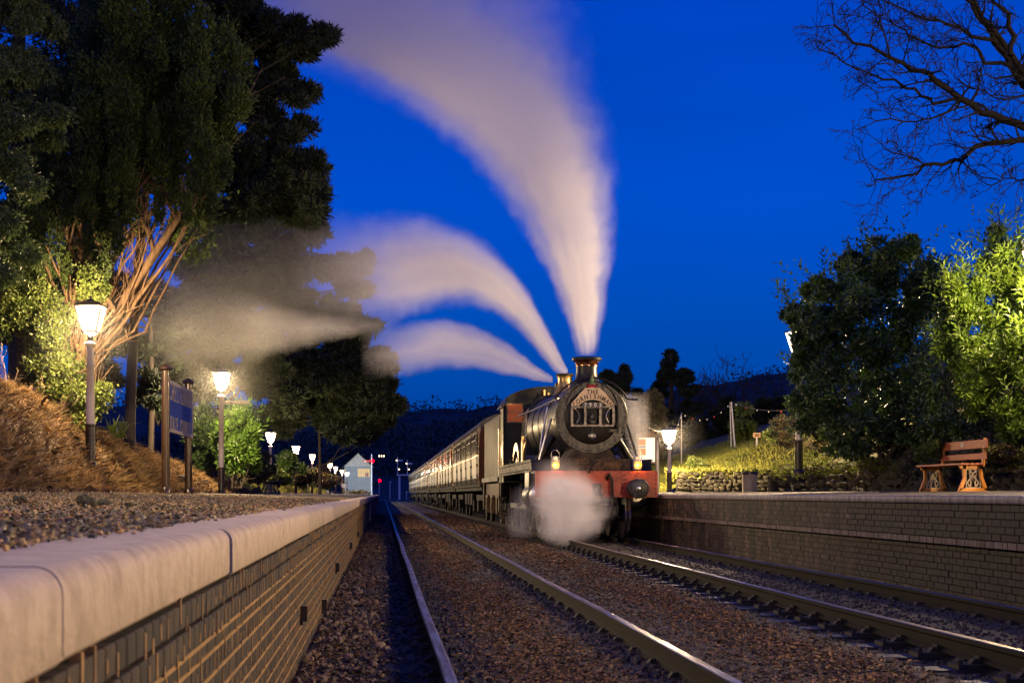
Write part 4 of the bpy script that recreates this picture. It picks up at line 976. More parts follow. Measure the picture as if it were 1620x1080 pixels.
# bench factory
def bench(loc, rz, label, mwood, mirn, mscroll, L=1.8, sc=1.0):
    t = empty('platform_bench', loc, label, 'bench', rz=rz); t.scale = (sc,sc,sc)
    # local: x along length, +y is the front (faces), z up
    for x in (.14, L-.14):
        e_ = empty('end_frame', (x,0,0)); e_.parent = t
        m = MB(); th = .028
        m.prism([(.26,0),(-.30,0),(-.27,.05),(-.17,.20),(-.14,.40),(-.20,.86),(-.25,.86),(-.22,.45),(-.24,.40)][:0] or
                [(.34,0),(-.34,0),(-.31,.05),(.29,.05)], 'x', -th, th)
        m.prism([(-.34,.0),(-.22,.22),(-.19,.42),(-.13,.42),(-.15,.22),(-.24,.03)], 'x', -th, th)
        m.prism([(.34,.0),(.24,.03),(.17,.20),(.17,.42),(.24,.42),(.22,.22)], 'x', -th, th)
        m.prism([(-.20,.36),(.28,.36),(.32,.42),(-.20,.42)], 'x', -th, th)
        m.prism([(-.20,.40),(-.25,.86),(-.29,.86),(-.25,.40)], 'x', -th, th)
        m.build('casting', mirn, e_, smooth=None)
        m = MB(); 
        for u0, u1 in ((-.17,.16),): m.bb(-.010,.010,u0,u1,.05,.065); m.bb(-.010,.010,u0,u1,.345,.36); m.bb(-.01,.01,u0,u0+.014,.065,.345); m.bb(-.01,.01,u1-.014,u1,.065,.345)
        for s in (-1,1):
            pts = [(0, s*(.03+.07*math.sin(k*.75)*.9)+s*.03, .075+.27*k/9) for k in range(10)]; m.tube(pts, .014, 5)
            m.tube([(0,s*.05+.035*math.cos(a),.28+.035*math.sin(a)) for a in lin(0,5.2,8)], .012, 5)
        m.tube([(0,-.08,.33),(0,-.05,.08),(0,0,.24),(0,.05,.08),(0,.08,.33)], .013, 5)
        m.build('scrollwork', mscroll, e_)
    for y in (-.13,-.02,.09,.20,.30):
        m = MB(); m.bb(0,L,y-.048,y+.048,.422,.455); m.build('seat_slat', mwood, t, smooth=None, bevel=.006)
    for z0_, z1_, yy in ((.52,.62,-.235),(.70,.84,-.262)):
        m = MB(); m.bb(0,L,yy-.002,yy+.026,z0_,z1_); m.build('back_slat', mwood, t, smooth=None, bevel=.006)
    return t
m_bw = M('bench_brown', (.42,.12,.045), .4, c2=(.32,.08,.03), sc=4, stretch=(.5,6,6)); m_bo = M('bench_orange', (.75,.30,.04), .4); m_bs = M('bench_scroll', (.62,.50,.30), .5)
bz = hr(9.6,25.2)
b = bench((9.50, 26.15, bz), -PI/2, 'orange and red brown slatted bench with scrolled ends on the right platform', m_bw, m_bo, m_bs, L=2.05)
b.rotation_euler.z = PI/2; b.location = (9.55, 24.42, bz); b.scale = (1,.72,1)
m = MB(); m.bb(.98,1.10,-.236,-.230,.74,.81); m.build('plaque', M('plaque_grey', (.3,.3,.33), .3, m=.6), b, smooth=None)
m_ow = M('weathered_wood', (.22,.18,.15), .7, c2=(.10,.08,.06), sc=5, stretch=(.5,6,6)); m_oi = M('weathered_iron', (.16,.13,.11), .7, c2=(.07,.055,.045), sc=7)
BL = WP(428,781,62); b2 = bench((BL.x, 62, zl(BL.x,62)+.02), -PI/2, 'old weathered bench under the third lamp on the left platform', m_ow, m_oi, m_cream, L=1.7, sc=1.15)
b2.rotation_euler.z = -PI/2+.0; b2.location = (BL.x-.05, 63.5, zl(BL.x,62)+.01)
# waste bin
BN = WP(1186,777,56); t = empty('litter_bin', (BN.x, 56, hr(BN.x,56)-.02), 'round grey litter bin with black rim on the right platform', 'bin')
m = MB(); m.lathe([(.25,.0),(.26,.03),(.28,.70),(.285,.71),(.27,.71),(.26,.3)], (0,0,0), 'z', 28)
m.build('bin_body', M('bin_grey', (.30,.26,.22), .5, c2=(.2,.17,.14), sc=3), t, smooth=30)
m = MB(); m.lathe([(.29,.68),(.315,.69),(.315,.76),(.29,.78),(.22,.78),(.22,.70)], (0,0,0), 'z', 28); m.build('bin_rim', m_iron, t)
m = MB(); m.tube([(-.08,-.285,.50),(.08,-.285,.50),(.02,-.275,.25)], .008, 4); m.build('handle_mark', m_iron, t)
# illuminated notice board beside the engine
NB = WP(1023,779,50); t = empty('notice_board', (NB.x, 50, hr(NB.x,50)-.02), 'glowing notice case with arched top standing right of the engine', 'notice board')
gz = t.location.z; zA = CAMZ+(781-733)/48-gz; zB = CAMZ+(781-692)/48-gz
m = MB()
for s in (-1,1): m.bb(s*.30-.03,s*.30+.03,-.04,.06,zA,zB+.05)
m.bb(-.27,.27,-.04,.06,zA,zA+.06); m.bb(-.27,.27,-.04,.06,zB-.0,zB+.05); m.prism([(-.35,zB+.05),(.35,zB+.05),(.33,zB+.10),(.15,zB+.17),(0,zB+.20),(-.15,zB+.17),(-.33,zB+.10)], 'y', -.05, .08)
m.tube([(0,0,zB+.18),(0,0,zB+.42)],.015,6); m.tube([(0,0,zB+.42),(.1,0,zB+.25)],.01,5); m.bb(-.03,.03,.0,.05,0,zA)
m.build('case', M('varnished_wood', (.30,.17,.07), .4), t, smooth=None)
m = MB(); m.bb(-.27,.27,.0,.02,zA+.06,zB); m.build('lit_paper', M('backlit_paper', (.8,.75,.65), .5, emit=1.1, ec=(1,.82,.6)), t, smooth=None)
m = MB(); m.bb(-.26,-.03,-.006,-.001,zA+.28,zA+.50); m.bb(-.26,-.03,-.006,-.001,zB-.25,zB-.04); m.build('orange_poster', M('orange_poster', (.8,.30,.03), .5, emit=.5), t, smooth=None)
m = MB(); m.bb(-.26,-.03,-.006,-.001,zA+.52,zB-.27); m.bb(-.2,.2,-.006,-.001,zA+.07,zA+.14); m.build('grey_poster', M('grey_poster', (.35,.3,.3), .5, emit=.25), t, smooth=None)
CP = WP(1040,779,47); m = MB(); m.lathe([(.055,0),(.05,1.62),(.065,1.64),(.001,1.66)], (0,0,0), 'z', 10); o = m.build('cream_post', m_post, None, (CP.x,47,hr(CP.x,47)-.01)); tag(o, 'plain cream post just right of the red buffer beam', 'post')
# white poles, festoon string, small sign
m_pole = M('pale_pole', (.55,.52,.46), .5)
def pole(px, pyb, pyt, Y, label, r=.035, lean=0):
    a = WP(px, pyb, Y); a.z = bank_f(a.x, Y)-.05; b = WP(px+lean, pyt, Y)
    m = MB(); m.tube([(0,0,0),(b.x-a.x,0,b.z-a.z)], [r,r*.8], 7); o = m.build('pole', m_pole, None, a); tag(o, label, 'pole', 'poles of the light string'); return b
q1 = pole(1078,722,652,70,'thin pale pole carrying the light string right of the lamp', .022)
q2 = pole(1163,710,635,74,'taller of the paired pale poles on the grass bank', .045, lean=-6); pole(1157,710,636,74.4,'thinner darker pole leaning against the taller pale pole', .03, lean=-2)
m_bulb = M('festoon_bulb', (.8,.7,.5), .3, emit=.7, ec=(1,.8,.5)); m_bulbr = M('festoon_bulb_red', (.5,.05,.03), .3, emit=.5, ec=(1,.1,.03))
def festoon(a, b, sag, nb, label):
    t = empty('light_string', a, label, 'string lights', 'strings of festoon bulbs'); m = MB(); pts = []
    for i in range(13): u = i/12; p = a.lerp(b, u)-a; p.z -= sag*4*u*(1-u); pts.append(p)
    m.tube(pts, .012, 4); m.build('cable', m_iron, t)
    for i in range(nb):
        u = (i+.5)/nb; p = a.lerp(b, u)-a; p.z -= sag*4*u*(1-u)+.05; m = MB(); m.ball(p, (.020,.020,.03), 6, 5); m.build('bulb', m_bulbr if i % 3 == 1 else m_bulb, t)
nbt = Vector((NB.x, 50, gz+zB+.42)); l1t = Vector((R1.x-.2, 60, CAMZ+(781-680)/40))
festoon(nbt, l1t, .12, 4, 'short light string from the notice case to the lamp'); festoon(l1t+Vector((.3,0,0)), q1, .25, 4, 'light string from the lamp to the thin pale pole')
festoon(q1, q2, .55, 7, 'sagging light string between the pale poles'); festoon(q2, WP(1268,645,60), .25, 6, 'light string from the tall poles towards the dark laurel')
SG = WP(1197,712,66); gz2 = bank_f(SG.x,66)-.03; t = empty('small_sign', (SG.x,66,gz2), 'small wooden sign on a stake on the grass bank', 'sign'); hh = CAMZ+(781-684)/36.4-gz2
m = MB(); m.bb(-.03,.03,-.02,.02,0,hh-.1); m.build('stake', m_pole, t, smooth=None); m = MB(); m.bb(-.16,.16,-.045,-.022,hh-.22,hh); m.build('board', M('sign_wood', (.45,.27,.13), .6), t, smooth=None)
m = MB(); m.bb(-.11,.11,-.052,-.046,hh-.10,hh-.07); m.bb(-.09,.09,-.052,-.046,hh-.16,hh-.13); m.build('faint_lines', m_iron, t, smooth=None)
# small things near the far left lamps
def WL(px, Y): return (px-HOR_X)/FPX*Y
t = empty('lineside_sign', (WL(487,105),105,zl(WL(487,105),105)), 'dark forked sign on the bank before the yellowish lamp', 'sign'); m = MB(); m.bb(-.05,.05,-.05,.05,0,1.3); m.build('stake', m_iron, t, smooth=None); m = MB(); m.bb(-.28,.28,-.06,0,1.2,1.38); m.build('board', m_iron, t, smooth=None)
t = empty('white_notice', (WL(544,180),180,zl(WL(544,180),180)), 'small white notice on a dark stand before the signal box', 'notice'); m = MB(); m.bb(-.1,.1,-.1,.1,0,.9); m.build('stand', m_iron, t, smooth=None); m = MB(); m.bb(-.17,.17,-.14,-.10,.75,1.25); m.build('board', m_white, t, smooth=None)
# ------------------------------------------------------------------ signal box
sx0 = WL(545,222); sx1 = WL(588,222); zbx = CAMZ-.3; zz = lambda py: CAMZ+(781-py)/FPX*222
sgb = empty('signal_box', ((sx0+sx1)/2,222,-.3), 'white gabled signal box with a lit window at the end of the platform', 'signal box'); hw = (sx1-sx0)/2
m_wall = M('painted_boards', (.42,.46,.46), .6, c2=(.34,.37,.37), sc=2); m_slate = M('slate', (.07,.07,.08), .6)
O = Vector(sgb.location); zt = zz(737)+.3; zp = zz(717)+.3; w0, w1 = (WL(566,222)-O.x, WL(585,222)-O.x); wz0, wz1 = zz(754)+.3, zz(741)+.3
m = MB(); m.bb(-hw,hw,0,8,0,wz0); m.bb(-hw,w0,0,8,wz0,wz1); m.bb(w1,hw,0,8,wz0,wz1); m.bb(-hw,hw,0,8,wz1,zt); m.build('wall', m_wall, sgb, smooth=None)
for i in range(14):
    z = zt+(zp-zt)*i/14; hwz = hw*(1-i/14); m = MB(); m.prism([(-hwz,z),(hwz,z),(hwz*(1-1/(14-i)) if i < 13 else .02,z+(zp-zt)/14-.02),(-hwz*(1-1/(14-i)) if i < 13 else -.02,z+(zp-zt)/14-.02)], 'y', -.03, 0); m.build('gable_board', m_white, sgb, smooth=None)
m = MB(); m.prism([(-hw,zt),(hw,zt),(0,zp)], 'y', .01, 8); m.build('gable_core', m_wall, sgb, smooth=None)
m = MB()
for s in (-1,1):
    m.prism([(0,zp+.02),(s*(hw+.35),zt-.32),(s*(hw+.35),zt-.22),(0,zp+.14)], 'y', -.35, 8.4)
m.build('roof', m_slate, sgb, smooth=None)
wnd = MB(); wnd.bb(w0+.02,w1-.02,.3,.32,wz0+.02,wz1-.02); wn = wnd.build('window', M('lit_interior', (.6,.4,.2), .6, emit=.55, ec=(1,.62,.22)), sgb, smooth=None)
m = MB(); 
for x in lin(w0,w1,5): m.bb(x-.04,x+.04,-.03,.04,wz0,wz1)
for z in (wz0,(wz0+wz1)/2,wz1): m.bb(w0,w1,-.025,.035,z-.04,z+.04)
m.build('glazing_bars', m_white, wn, smooth=None)
m = MB(); m.bb(w0+1.1,w0+1.55,.1,.25,wz0+.05,wz0+.6); m.build('red_box_inside', m_red, sgb, smooth=None)
m = MB(); m.lathe([(.10,wz0+.6),(.13,wz0+.75),(.05,wz1-.1)],(w0+1.3,.18,0),'z',8); m.build('yellow_lamp_inside', M('yellow_thing', (.8,.5,.05), .5, emit=.4), sgb)
# signals
m_sw = M('signal_white', (.65,.65,.68), .5); m_sr = M('signal_red', (.5,.03,.03), .5)
def redlens(n, c, s): return M(n, c, .3, emit=s, ec=c)
def signal(px, pyb, pyt, Y, arms, label, name='signal_post', zb=-.2, cat='signal', r=.10):
    t = empty(name, (WL(px,Y), Y, zb), label, cat); k = Y/FPX
    ht = CAMZ+(781-pyt)*k-zb
    m = MB(); m.tube([(0,0,0),(0,0,ht)], [r*1.3,r*.8], 8); m.lathe([(.02,ht),(.12,ht+.1),(.02,ht+.4)],(0,0,0),'z',6); m.build('post', m_sw, t)
    for (ax, ay, w_, colr, lx, ly, lc) in arms:
        z = CAMZ+(781-ay)*k-zb
        if w_:
            m = MB(); x0, x1 = sorted((ax*k, (ax+w_)*k)); m.bb(x0,x1,-.14,-.10,z-.13,z+.13); ar = m.build('arm', colr, t, smooth=None)
            xm = x0+(x1-x0)*.32; m = MB(); m.bb(xm-.08,xm+.08,-.15,-.142,z-.12,z+.12); m.build('stripe', m_white, ar, smooth=None)
        zl_ = CAMZ+(781-ly)*k-zb
        m = MB(); m.box((lx*k,0,zl_-.05),(.24,.22,.40)); m.build('lamp_case', m_iron, t, smooth=None); m = MB(); m.ball((lx*k,-.2,zl_),(.24,.12,.24),12,8); m.build('lens', lc, t)
m_rl = redlens('red_lens', (1,.0,.012), 5); m_wl = redlens('white_lens', (1,.75,.45), 4)
signal(588,781,722,215, [(-14,729,12,m_sr,1.5,729,m_rl)], 'tall white signal post with red arm and red light by the signal box')
signal(600,786,760,240, [(0,0,0,None,.8,760,m_rl)], 'short signal with red light right of the signal box', name='short_signal', r=.05)
gt = empty('gantry_signal', (WL(632,300),300,-.2), 'dark bracket signal with two tall posts and white lights beyond the train', 'signal'); k = .125; Z = lambda py: CAMZ+(781-py)*k+.2
m = MB(); m.tube([(0,0,0),(0,0,Z(752))],.22,8); m.bb(-.6,2.0,-.4,.4,Z(752),Z(750)); m.build('main_post', m_sw, gt)
for px, top, arm in ((629,722,1),(644.5,727,1)):
    x = (px-632)*k; m = MB(); m.tube([(x,0,Z(752)),(x,0,Z(top))],.08,6); m.build('doll_post', m_sw, gt)
    m = MB(); m.bb(x+.15,x+1.0,-.1,-.06,Z(top+6)-.15,Z(top+6)+.15); m.build('arm', m_sw, gt, smooth=None)
    for py, dx_ in ((top+6,-.2),(742 if px < 640 else 742,.3)):
        m = MB(); m.ball((x+dx_,-.2,Z(py)),.14,8,6); m.build('lens', m_wl, gt)
cl = empty('distant_light_cluster', (WL(604,320),320,-.2), 'cluster of small lights on a frame above the red signal', 'lights'); k = 320/FPX; m = MB(); zc = CAMZ+(781-721)*k+.2
m.tube([(-.2,0,0),(-.2,0,zc+.6)],.07,6); m.bb(-.9,.9,-.05,.05,zc-.35,zc-.25); m.build('frame', m_iron, cl, smooth=None)
for i in range(3):
    m = MB(); m.ball((-.55+.5*i,-.2,zc),(.12,.12,.22),8,6); m.build('bulb', m_wl, cl)
for px, top, lb in ((617,761,'thin grey lamp standard beyond the short red signal'),(643,777,'short post near the end of the train')):
    t = MB(); t.tube([(0,0,0),(0,0,CAMZ+(781-top)*.12+.2)],.07,6); t.bb(0,.4,-.05,.05,CAMZ+(781-top)*.12+.1,CAMZ+(781-top)*.12+.2); o = t.build('lamp_standard' if px == 617 else 'short_post', m_sw, None, (WL(px,288),288,-.2)); tag(o, lb, 'post')
fn = empty('railing', (WL(605,330),330,-.2), 'low pale railing across the line in the far distance', 'railing'); m = MB(); m.bb(-1,7,-.03,.03,1.3,1.36); m.build('rail', m_iron, fn, smooth=None)
for i in range(9): m = MB(); m.bb(-1+i-.03,-1+i+.03,-.03,.03,0,1.3); m.build('post', m_iron, fn, smooth=None)
# ================================================================== TREES
m_yew = M('yew_leaf', (.062,.095,.012), .7, isl=.7, c2=(.018,.034,.005), sc=1.2, trans=.2)
m_pine = M('pine_needle', (.018,.030,.010), .7, isl=.7, c2=(.008,.014,.006), sc=.9, trans=.15)
m_ivy = M('ivy_leaf', (.12,.15,.03), .45, isl=.5, c2=(.07,.10,.02), sc=2, trans=.3)
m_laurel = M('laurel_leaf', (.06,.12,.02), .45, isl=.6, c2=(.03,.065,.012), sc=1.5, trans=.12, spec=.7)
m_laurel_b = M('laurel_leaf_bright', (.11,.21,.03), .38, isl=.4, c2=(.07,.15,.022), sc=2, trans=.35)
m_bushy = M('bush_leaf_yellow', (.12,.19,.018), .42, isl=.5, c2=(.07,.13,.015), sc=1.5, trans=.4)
m_bark = M('yew_bark', (.15,.085,.042), .85, c2=(.06,.034,.018), sc=4, stretch=(4,4,.5), bump=.02, bsc=14)
m_barkd = M('dark_bark', (.035,.026,.02), .9, c2=(.03,.022,.018), sc=3, bump=.02, bsc=10)
m_twig = M('twig', (.05,.035,.025), .8)
m_oak = M('oak_bark', (.014,.012,.010), .95, spec=.2)
m_shrub = M('shrub_leaf', (.075,.085,.03), .5, isl=.6, c2=(.10,.06,.025), sc=2, trans=.2)
def T(px, py, d): return WP(px, py, d)
def blob(px, py, d, rx, ry, rz=None, w=1): # radii in photo pixels
    k = d/FPX; return (tuple(T(px, py, d)), (rx*k, (rx*.8 if rz is None else rz)*k, ry*k), w)
# --- great yew behind the first lamp
yw = empty('yew_tree', tuple(T(110,672,31.5)), 'huge many stemmed yew leaning over the first lamp, orange lit bark', 'tree')
yo = Vector(yw.location)
def rel(px, py, d): return T(px, py, d)-yo
stems = [([(95,700),(110,640),(125,560),(118,500),(110,440),(105,380)],.26), ([(110,690),(130,620),(150,560),(200,470),(245,400),(300,320),(345,230),(355,130)],.17),
         ([(115,690),(140,610),(175,520),(225,440),(275,360),(310,300),(330,200)],.14), ([(100,690),(120,600),(140,500),(150,420),(180,360),(215,300),(240,220)],.15),
         ([(105,690),(110,600),(130,500),(165,430),(210,370),(260,320),(285,250),(290,150)],.13), ([(95,690),(90,590),(80,500),(60,420),(40,350),(30,250)],.16),
         ([(100,690),(115,590),(150,470),(170,400),(200,320),(205,230),(200,120)],.12), ([(100,690),(110,580),(130,470),(130,380),(120,300),(130,200)],.14)]
for q in range(17):
    ex = 165+q*11+random.uniform(-5,5); ey = 400-q*6+random.uniform(-15,15)
    sx_ = 128+q*1.6; mx = sx_+(ex-sx_)*random.uniform(.30,.42); my = 545-random.uniform(20,60)
    stems.append(([(sx_-10,640),(sx_,560),(mx,my),((mx+ex)/2+random.uniform(-6,6),(my+ey)/2),(ex,ey),(ex+random.uniform(0,14),ey-60)], random.uniform(.035,.065)))
for i, (pp, r) in enumerate(stems):
    pts = [rel(x, y, 31.3+.25*(i % 3)+.12*j*(-1)**i) for j, (x, y) in enumerate(pp)]
    sm = []
    for a, b in zip(pts[:-1], pts[1:]):
        for u in (0,.33,.66): p = a.lerp(b, u); sm.append(p+Vector((random.gauss(0,.02),random.gauss(0,.02),0)))
    sm.append(pts[-1]); n = len(sm); m = MB(); m.tube(sm, [r*.8*(1-.82*q/n) for q in range(n)], 9, cap=False)
    for q in range(10 if i < 8 else 3):
        s = random.randint(3, n-3); limb(m, sm[s], (random.gauss(.15,.35), random.gauss(0,.3), 1), random.uniform(.9,2.2), r*.35*(1-.5*s/n), 1, curl=.12, kidsn=3, ratio=.6, spread=.4)
    m.build('trunk' if i == 0 else 'limb', m_bark, yw, smooth=60)
bl = []
for px, top, bot in [(20,330,520),(55,300,540),(85,250,470),(120,240,430),(150,60,420),(165,-30,340),(190,-60,300),(215,-60,330),(240,-50,250),(235,90,320),(262,-40,230),(285,0,260),(300,-30,300),(318,40,330),(338,90,330),(352,60,300),(368,90,270),(382,100,230),(270,180,330),(250,90,200),(205,130,380),(170,200,420),(140,120,380),(100,150,330),(70,200,360),(345,150,330),(375,160,260),(300,330,355)]:
    d = random.uniform(29.6,31.6); n_ = max(2, int((bot-top)/38))
    for i in range(n_):
        u = i/(n_-1); y = top+(bot-top)*u; wdt = (7+17*math.sin(PI*min(1,.12+u*.9)**.8))
        bl.append(blob(px+random.gauss(0,5)-18*u*(1 if px > 200 else .3), y, d+random.gauss(0,.15), wdt, 26, w=wdt*.05+.2))
crown('crown', bl, 150000, .085, .040, m_yew, yw, up=.8, out=.5, rnd=.5, shell=.75)
bl = [blob(random.gauss(200,70), random.gauss(190,80), random.uniform(31.5,33.2), 30, 34, w=1) for _ in range(55)]
crown('inner_crown', [b for b in bl if b[0][2] > 4.5], 26000, .10, .05, m_yew, yw, up=.5, rnd=.8)
iv = empty('ivy_growth', tuple(T(70,560,30.6)), 'bright green ivy and shoots lit by the first lamp at the foot of the yew', 'ivy')
bl = [blob(random.gauss(*c), random.gauss(y,s), 30.6+random.gauss(0,.3), 17, 17, w=1) for (c, y, s, n_) in (((30,18),480,26,16),((70,22),520,34,18),((95,20),600,30,16),((125,14),640,16,7),((20,12),440,12,7),((150,10),445,14,4),((160,8),625,10,3),((60,12),610,20,5)) for _ in range(n_)]
crown('foliage', bl, 34000, .065, .045, m_ivy, iv, up=.2, rnd=.8)
m = MB()
for i in range(26): limb(m, rel(random.uniform(20,150), random.uniform(560,680), 30.7)+yo-Vector(iv.location), (random.gauss(0,.5),0,1), random.uniform(.5,1.3), .018, 1)
m.build('stems', m_bark, iv)
# --- conifer hanging in at the top left corner
dc = empty('cedar_tree', tuple(T(-60,700,26)), 'drooping conifer hanging in from the top left corner', 'tree')
bl = [blob(x+random.gauss(0,14), y+random.gauss(0,10), 25.5+random.gauss(0,.5), 22, 13) for x, y, n_ in ((20,20,5),(50,40,4),(10,90,5),(40,110,4),(62,125,3),(5,180,5),(30,200,4),(70,200,3),(90,185,2),(10,260,5),(40,290,3),(0,340,6),(20,390,3),(-20,430,5),(-20,120,6),(-20,250,6),(25,-20,6)) for _ in range(n_)]
crown('crown', bl, 34000, .10, .035, M('cedar_leaf', (.06,.09,.028), .6, isl=.5, trans=.25), dc, up=-.3, out=.5, rnd=.6)
m = MB(); o0 = Vector(dc.location); m.tube([Vector((0,0,-.5)), T(-70,400,26)-o0, T(-60,0,26)-o0, T(-55,-150,26)-o0], [.3,.25,.18,.1], 10)
for y in (-20,60,150,240,330): m.tube([T(-60,y+50,26)-o0, T(-20,y+10,25.8)-o0, T(40,y+20,25.6)-o0], [.07,.045,.012], 6)
m.build('trunk', m_barkd, dc)
# --- pines
def pine(name, label, trunk, d, blobs_, nleaf, sz, mat=None, limbs=18, tr=.3, dep=1.5):
    t = empty(name, tuple(T(*trunk[0], d)), label, 'tree'); o = Vector(t.location)
    m = MB(); pts = [T(x, y, d)-o for x, y in trunk]; n = len(pts); m.tube(pts, [tr*(1-.6*i/(n-1)) for i in range(n)], 9, cap=False)
    bl = []; k = d/FPX
    for (x, y, rx, ry) in blobs_:
        dd = d+random.uniform(-dep,dep); cnum = max(5, int(rx*ry/75))
        for _ in range(cnum):
            a = random.uniform(0, 2*PI); q = math.sqrt(random.random()); bl.append(blob(x+rx*q*math.cos(a), y+ry*q*math.sin(a), dd+random.gauss(0,.4), random.uniform(6,15)*(55/d)**.8, random.uniform(3.5,8)*(55/d)**.8))
        if random.random() < limbs/20:
            best = min(pts, key=lambda p: (p+o-T(x,y+20,d)).length); e2 = T(x, y, dd)-o; mid = best.lerp(e2,.5)+Vector((0,0,-.15+random.gauss(0,.2)))
            m.tube([best, mid, e2], [tr*.32, tr*.2, tr*.06], 5, cap=False)
    m.build('trunk', m_barkd, t, smooth=60)
    crown('crown', bl, int(nleaf*1.7), sz*1.2, sz*.26, mat or m_pine, t, up=.5, out=.8, rnd=.6, fold=.05, shell=.15)
    return t
pine('pine_tree', 'tall dark pine whose boughs reach past the right side of the yew', [(203,780),(206,640),(212,500),(230,300),(300,100),(330,-60)], 38,
     [(420,70,50,28),(470,75,30,20),(505,58,18,12),(400,20,50,25),(440,50,40,20),(415,120,45,30),(450,150,40,20),(400,180,40,30),(430,215,35,22),(470,205,25,14),(420,260,55,28),(465,265,38,22),(490,255,14,12),(440,300,50,25),(480,300,30,18),(500,320,20,14),(455,335,35,16),(485,340,22,12),(400,300,40,30),(370,30,40,30),(350,0,50,20),(385,240,30,30),(355,330,40,16),(395,335,30,12)], 62000, .17, tr=.16)
pine('pine_tree', 'steam veiled pine behind the second lamp with outstretched upper boughs', [(345,800),(350,640),(360,500),(380,380)], 56,
     [(320,370,60,30),(400,350,60,28),(450,385,45,20),(500,365,14,10),(350,420,70,30),(430,420,60,24),(490,430,45,16),(540,425,40,15),(575,415,20,9),(400,460,70,24),(470,470,50,18),(520,490,40,12),(560,455,22,8),(350,500,60,30),(300,450,50,40),(290,520,40,40),(380,540,60,30),(450,520,50,20),(500,520,30,12),(545,515,30,9),(575,520,20,8),(330,590,50,30),(300,620,30,40),(400,590,50,25)], 70000, .24, tr=.2)
pine('pine_tree', 'broad black pine overhanging the far lamps and signal box', [(506,800),(506,740),(505,660),(505,600)], 84,
     [(440,600,50,25),(500,590,50,20),(545,575,40,20),(590,590,30,20),(560,545,30,12),(430,640,40,22),(490,630,60,22),(550,620,50,22),(600,625,30,16),(622,642,14,8),(520,660,70,20),(580,660,40,18),(552,684,40,12),(598,682,22,10),(470,560,40,18),(420,570,30,20),(450,670,30,16),(612,600,16,10),(590,570,30,18),(600,640,30,20),(540,640,50,30),(480,600,60,30),(560,600,50,26),(460,520,60,26),(520,550,50,22)], 66000, .34, tr=.11, dep=3)
pine('pine_tree', 'slender pine trunk with thin dark crown between yew and station sign', [(236,770),(240,640),(238,520),(232,420)], 48,
     [(190,470,45,30),(240,480,40,26),(180,540,35,26),(250,560,30,28),(165,600,26,22),(235,620,26,26),(260,640,16,22),(150,500,30,30),(270,520,28,24)], 26000, .18, tr=.12)
# columns of darker growth filling the gap at far left
dk = empty('background_conifer', tuple(T(30,700,44)), 'dark conifer mass behind the yew at the left edge', 'tree')
crown('crown', [blob(random.uniform(-40,170), random.uniform(-20,560), 44+random.gauss(0,1.5), 26, 22) for _ in range(110)], 42000, .22, .06, m_pine, dk, up=.2)
m = MB(); m.tube([(0,0,-.5),(0,0,9),(0,.2,14)], [.35,.25,.1], 8); m.build('trunk', m_barkd, dk)
for (px, py, d, w_, h_, n_, lb, mt) in ((330,700,53,38,46,8000,'dark laurel behind the second lamp post',m_laurel),(455,735,84,16,20,4000,'glossy dark shrub between the third and fourth lamp',m_laurel),(408,738,60,22,22,5000,'olive bush left of the old bench',m_shrub),(480,750,98,22,14,3500,'dull brownish shrub below the fourth lamp',m_shrub),
                                  (510,758,120,20,10,2500,'low scrub beyond the yellowish lamp',m_shrub),(440,755,76,16,10,2200,'small yellowish plants beside the old bench seat',m_ivy),(385,690,84,20,40,5000,'loose olive shrub behind the bright laurel',m_shrub),(455,665,150,22,26,7000,'brownish thicket behind the far lamps',m_shrub),(566,779,190,16,3,900,'low plants in front of the signal box',m_shrub)):
    t = empty('bush', tuple(T(px, py+h_, d)), lb, 'bush'); bl = [blob(px+random.gauss(0,w_*.45), py+random.gauss(0,h_*.42), d+random.gauss(0,.5), w_*.35, h_*.28) for _ in range(22)]
    k = d/50; crown('foliage', bl, n_, .13*min(1.6,k), .05*min(1.6,k), mt, t, up=.4, out=.8, rnd=.5); m = MB()
    for i in range(8): limb(m, (0,0,-.2), (random.gauss(0,.5),random.gauss(0,.4),1), h_*1.6*d/FPX, .03, 1, curl=.15)
    m.build('stems', m_twig, t)
# sword leaves and dry stalks on the bank
t = empty('sword_leaf_plant', tuple(T(185,680,36)), 'clump of sword shaped leaves on the bank between first lamp and sign', 'plant')
pts = [(random.gauss(0,.08), random.gauss(0,.08), -.2) for _ in range(60)]
o = blades(pts, .62, .03, m_ivy, 'leaves', t, lean=.55)
t = empty('dead_stalks', (0,0,0), 'dry branching seed stalks along the crest of the left bank', 'dry plants'); m = MB()
for px, d in ((30,29),(60,29.5),(95,30),(15,28),(130,29),(300,40),(310,42),(265,37),(325,44),(290,38),(395,56),(45,28),(80,27.5)):
    x = WL(px, d); limb(m, (x, d, hl(x, d)-.02), (random.gauss(.1,.3),0,1), random.uniform(.3,.6), .008, 2, curl=.2, kidsn=3, rmin=.003)
m.build('stalks', M('dry_stalk', (.30,.20,.11), .8), t); tag(t, kind='stuff')
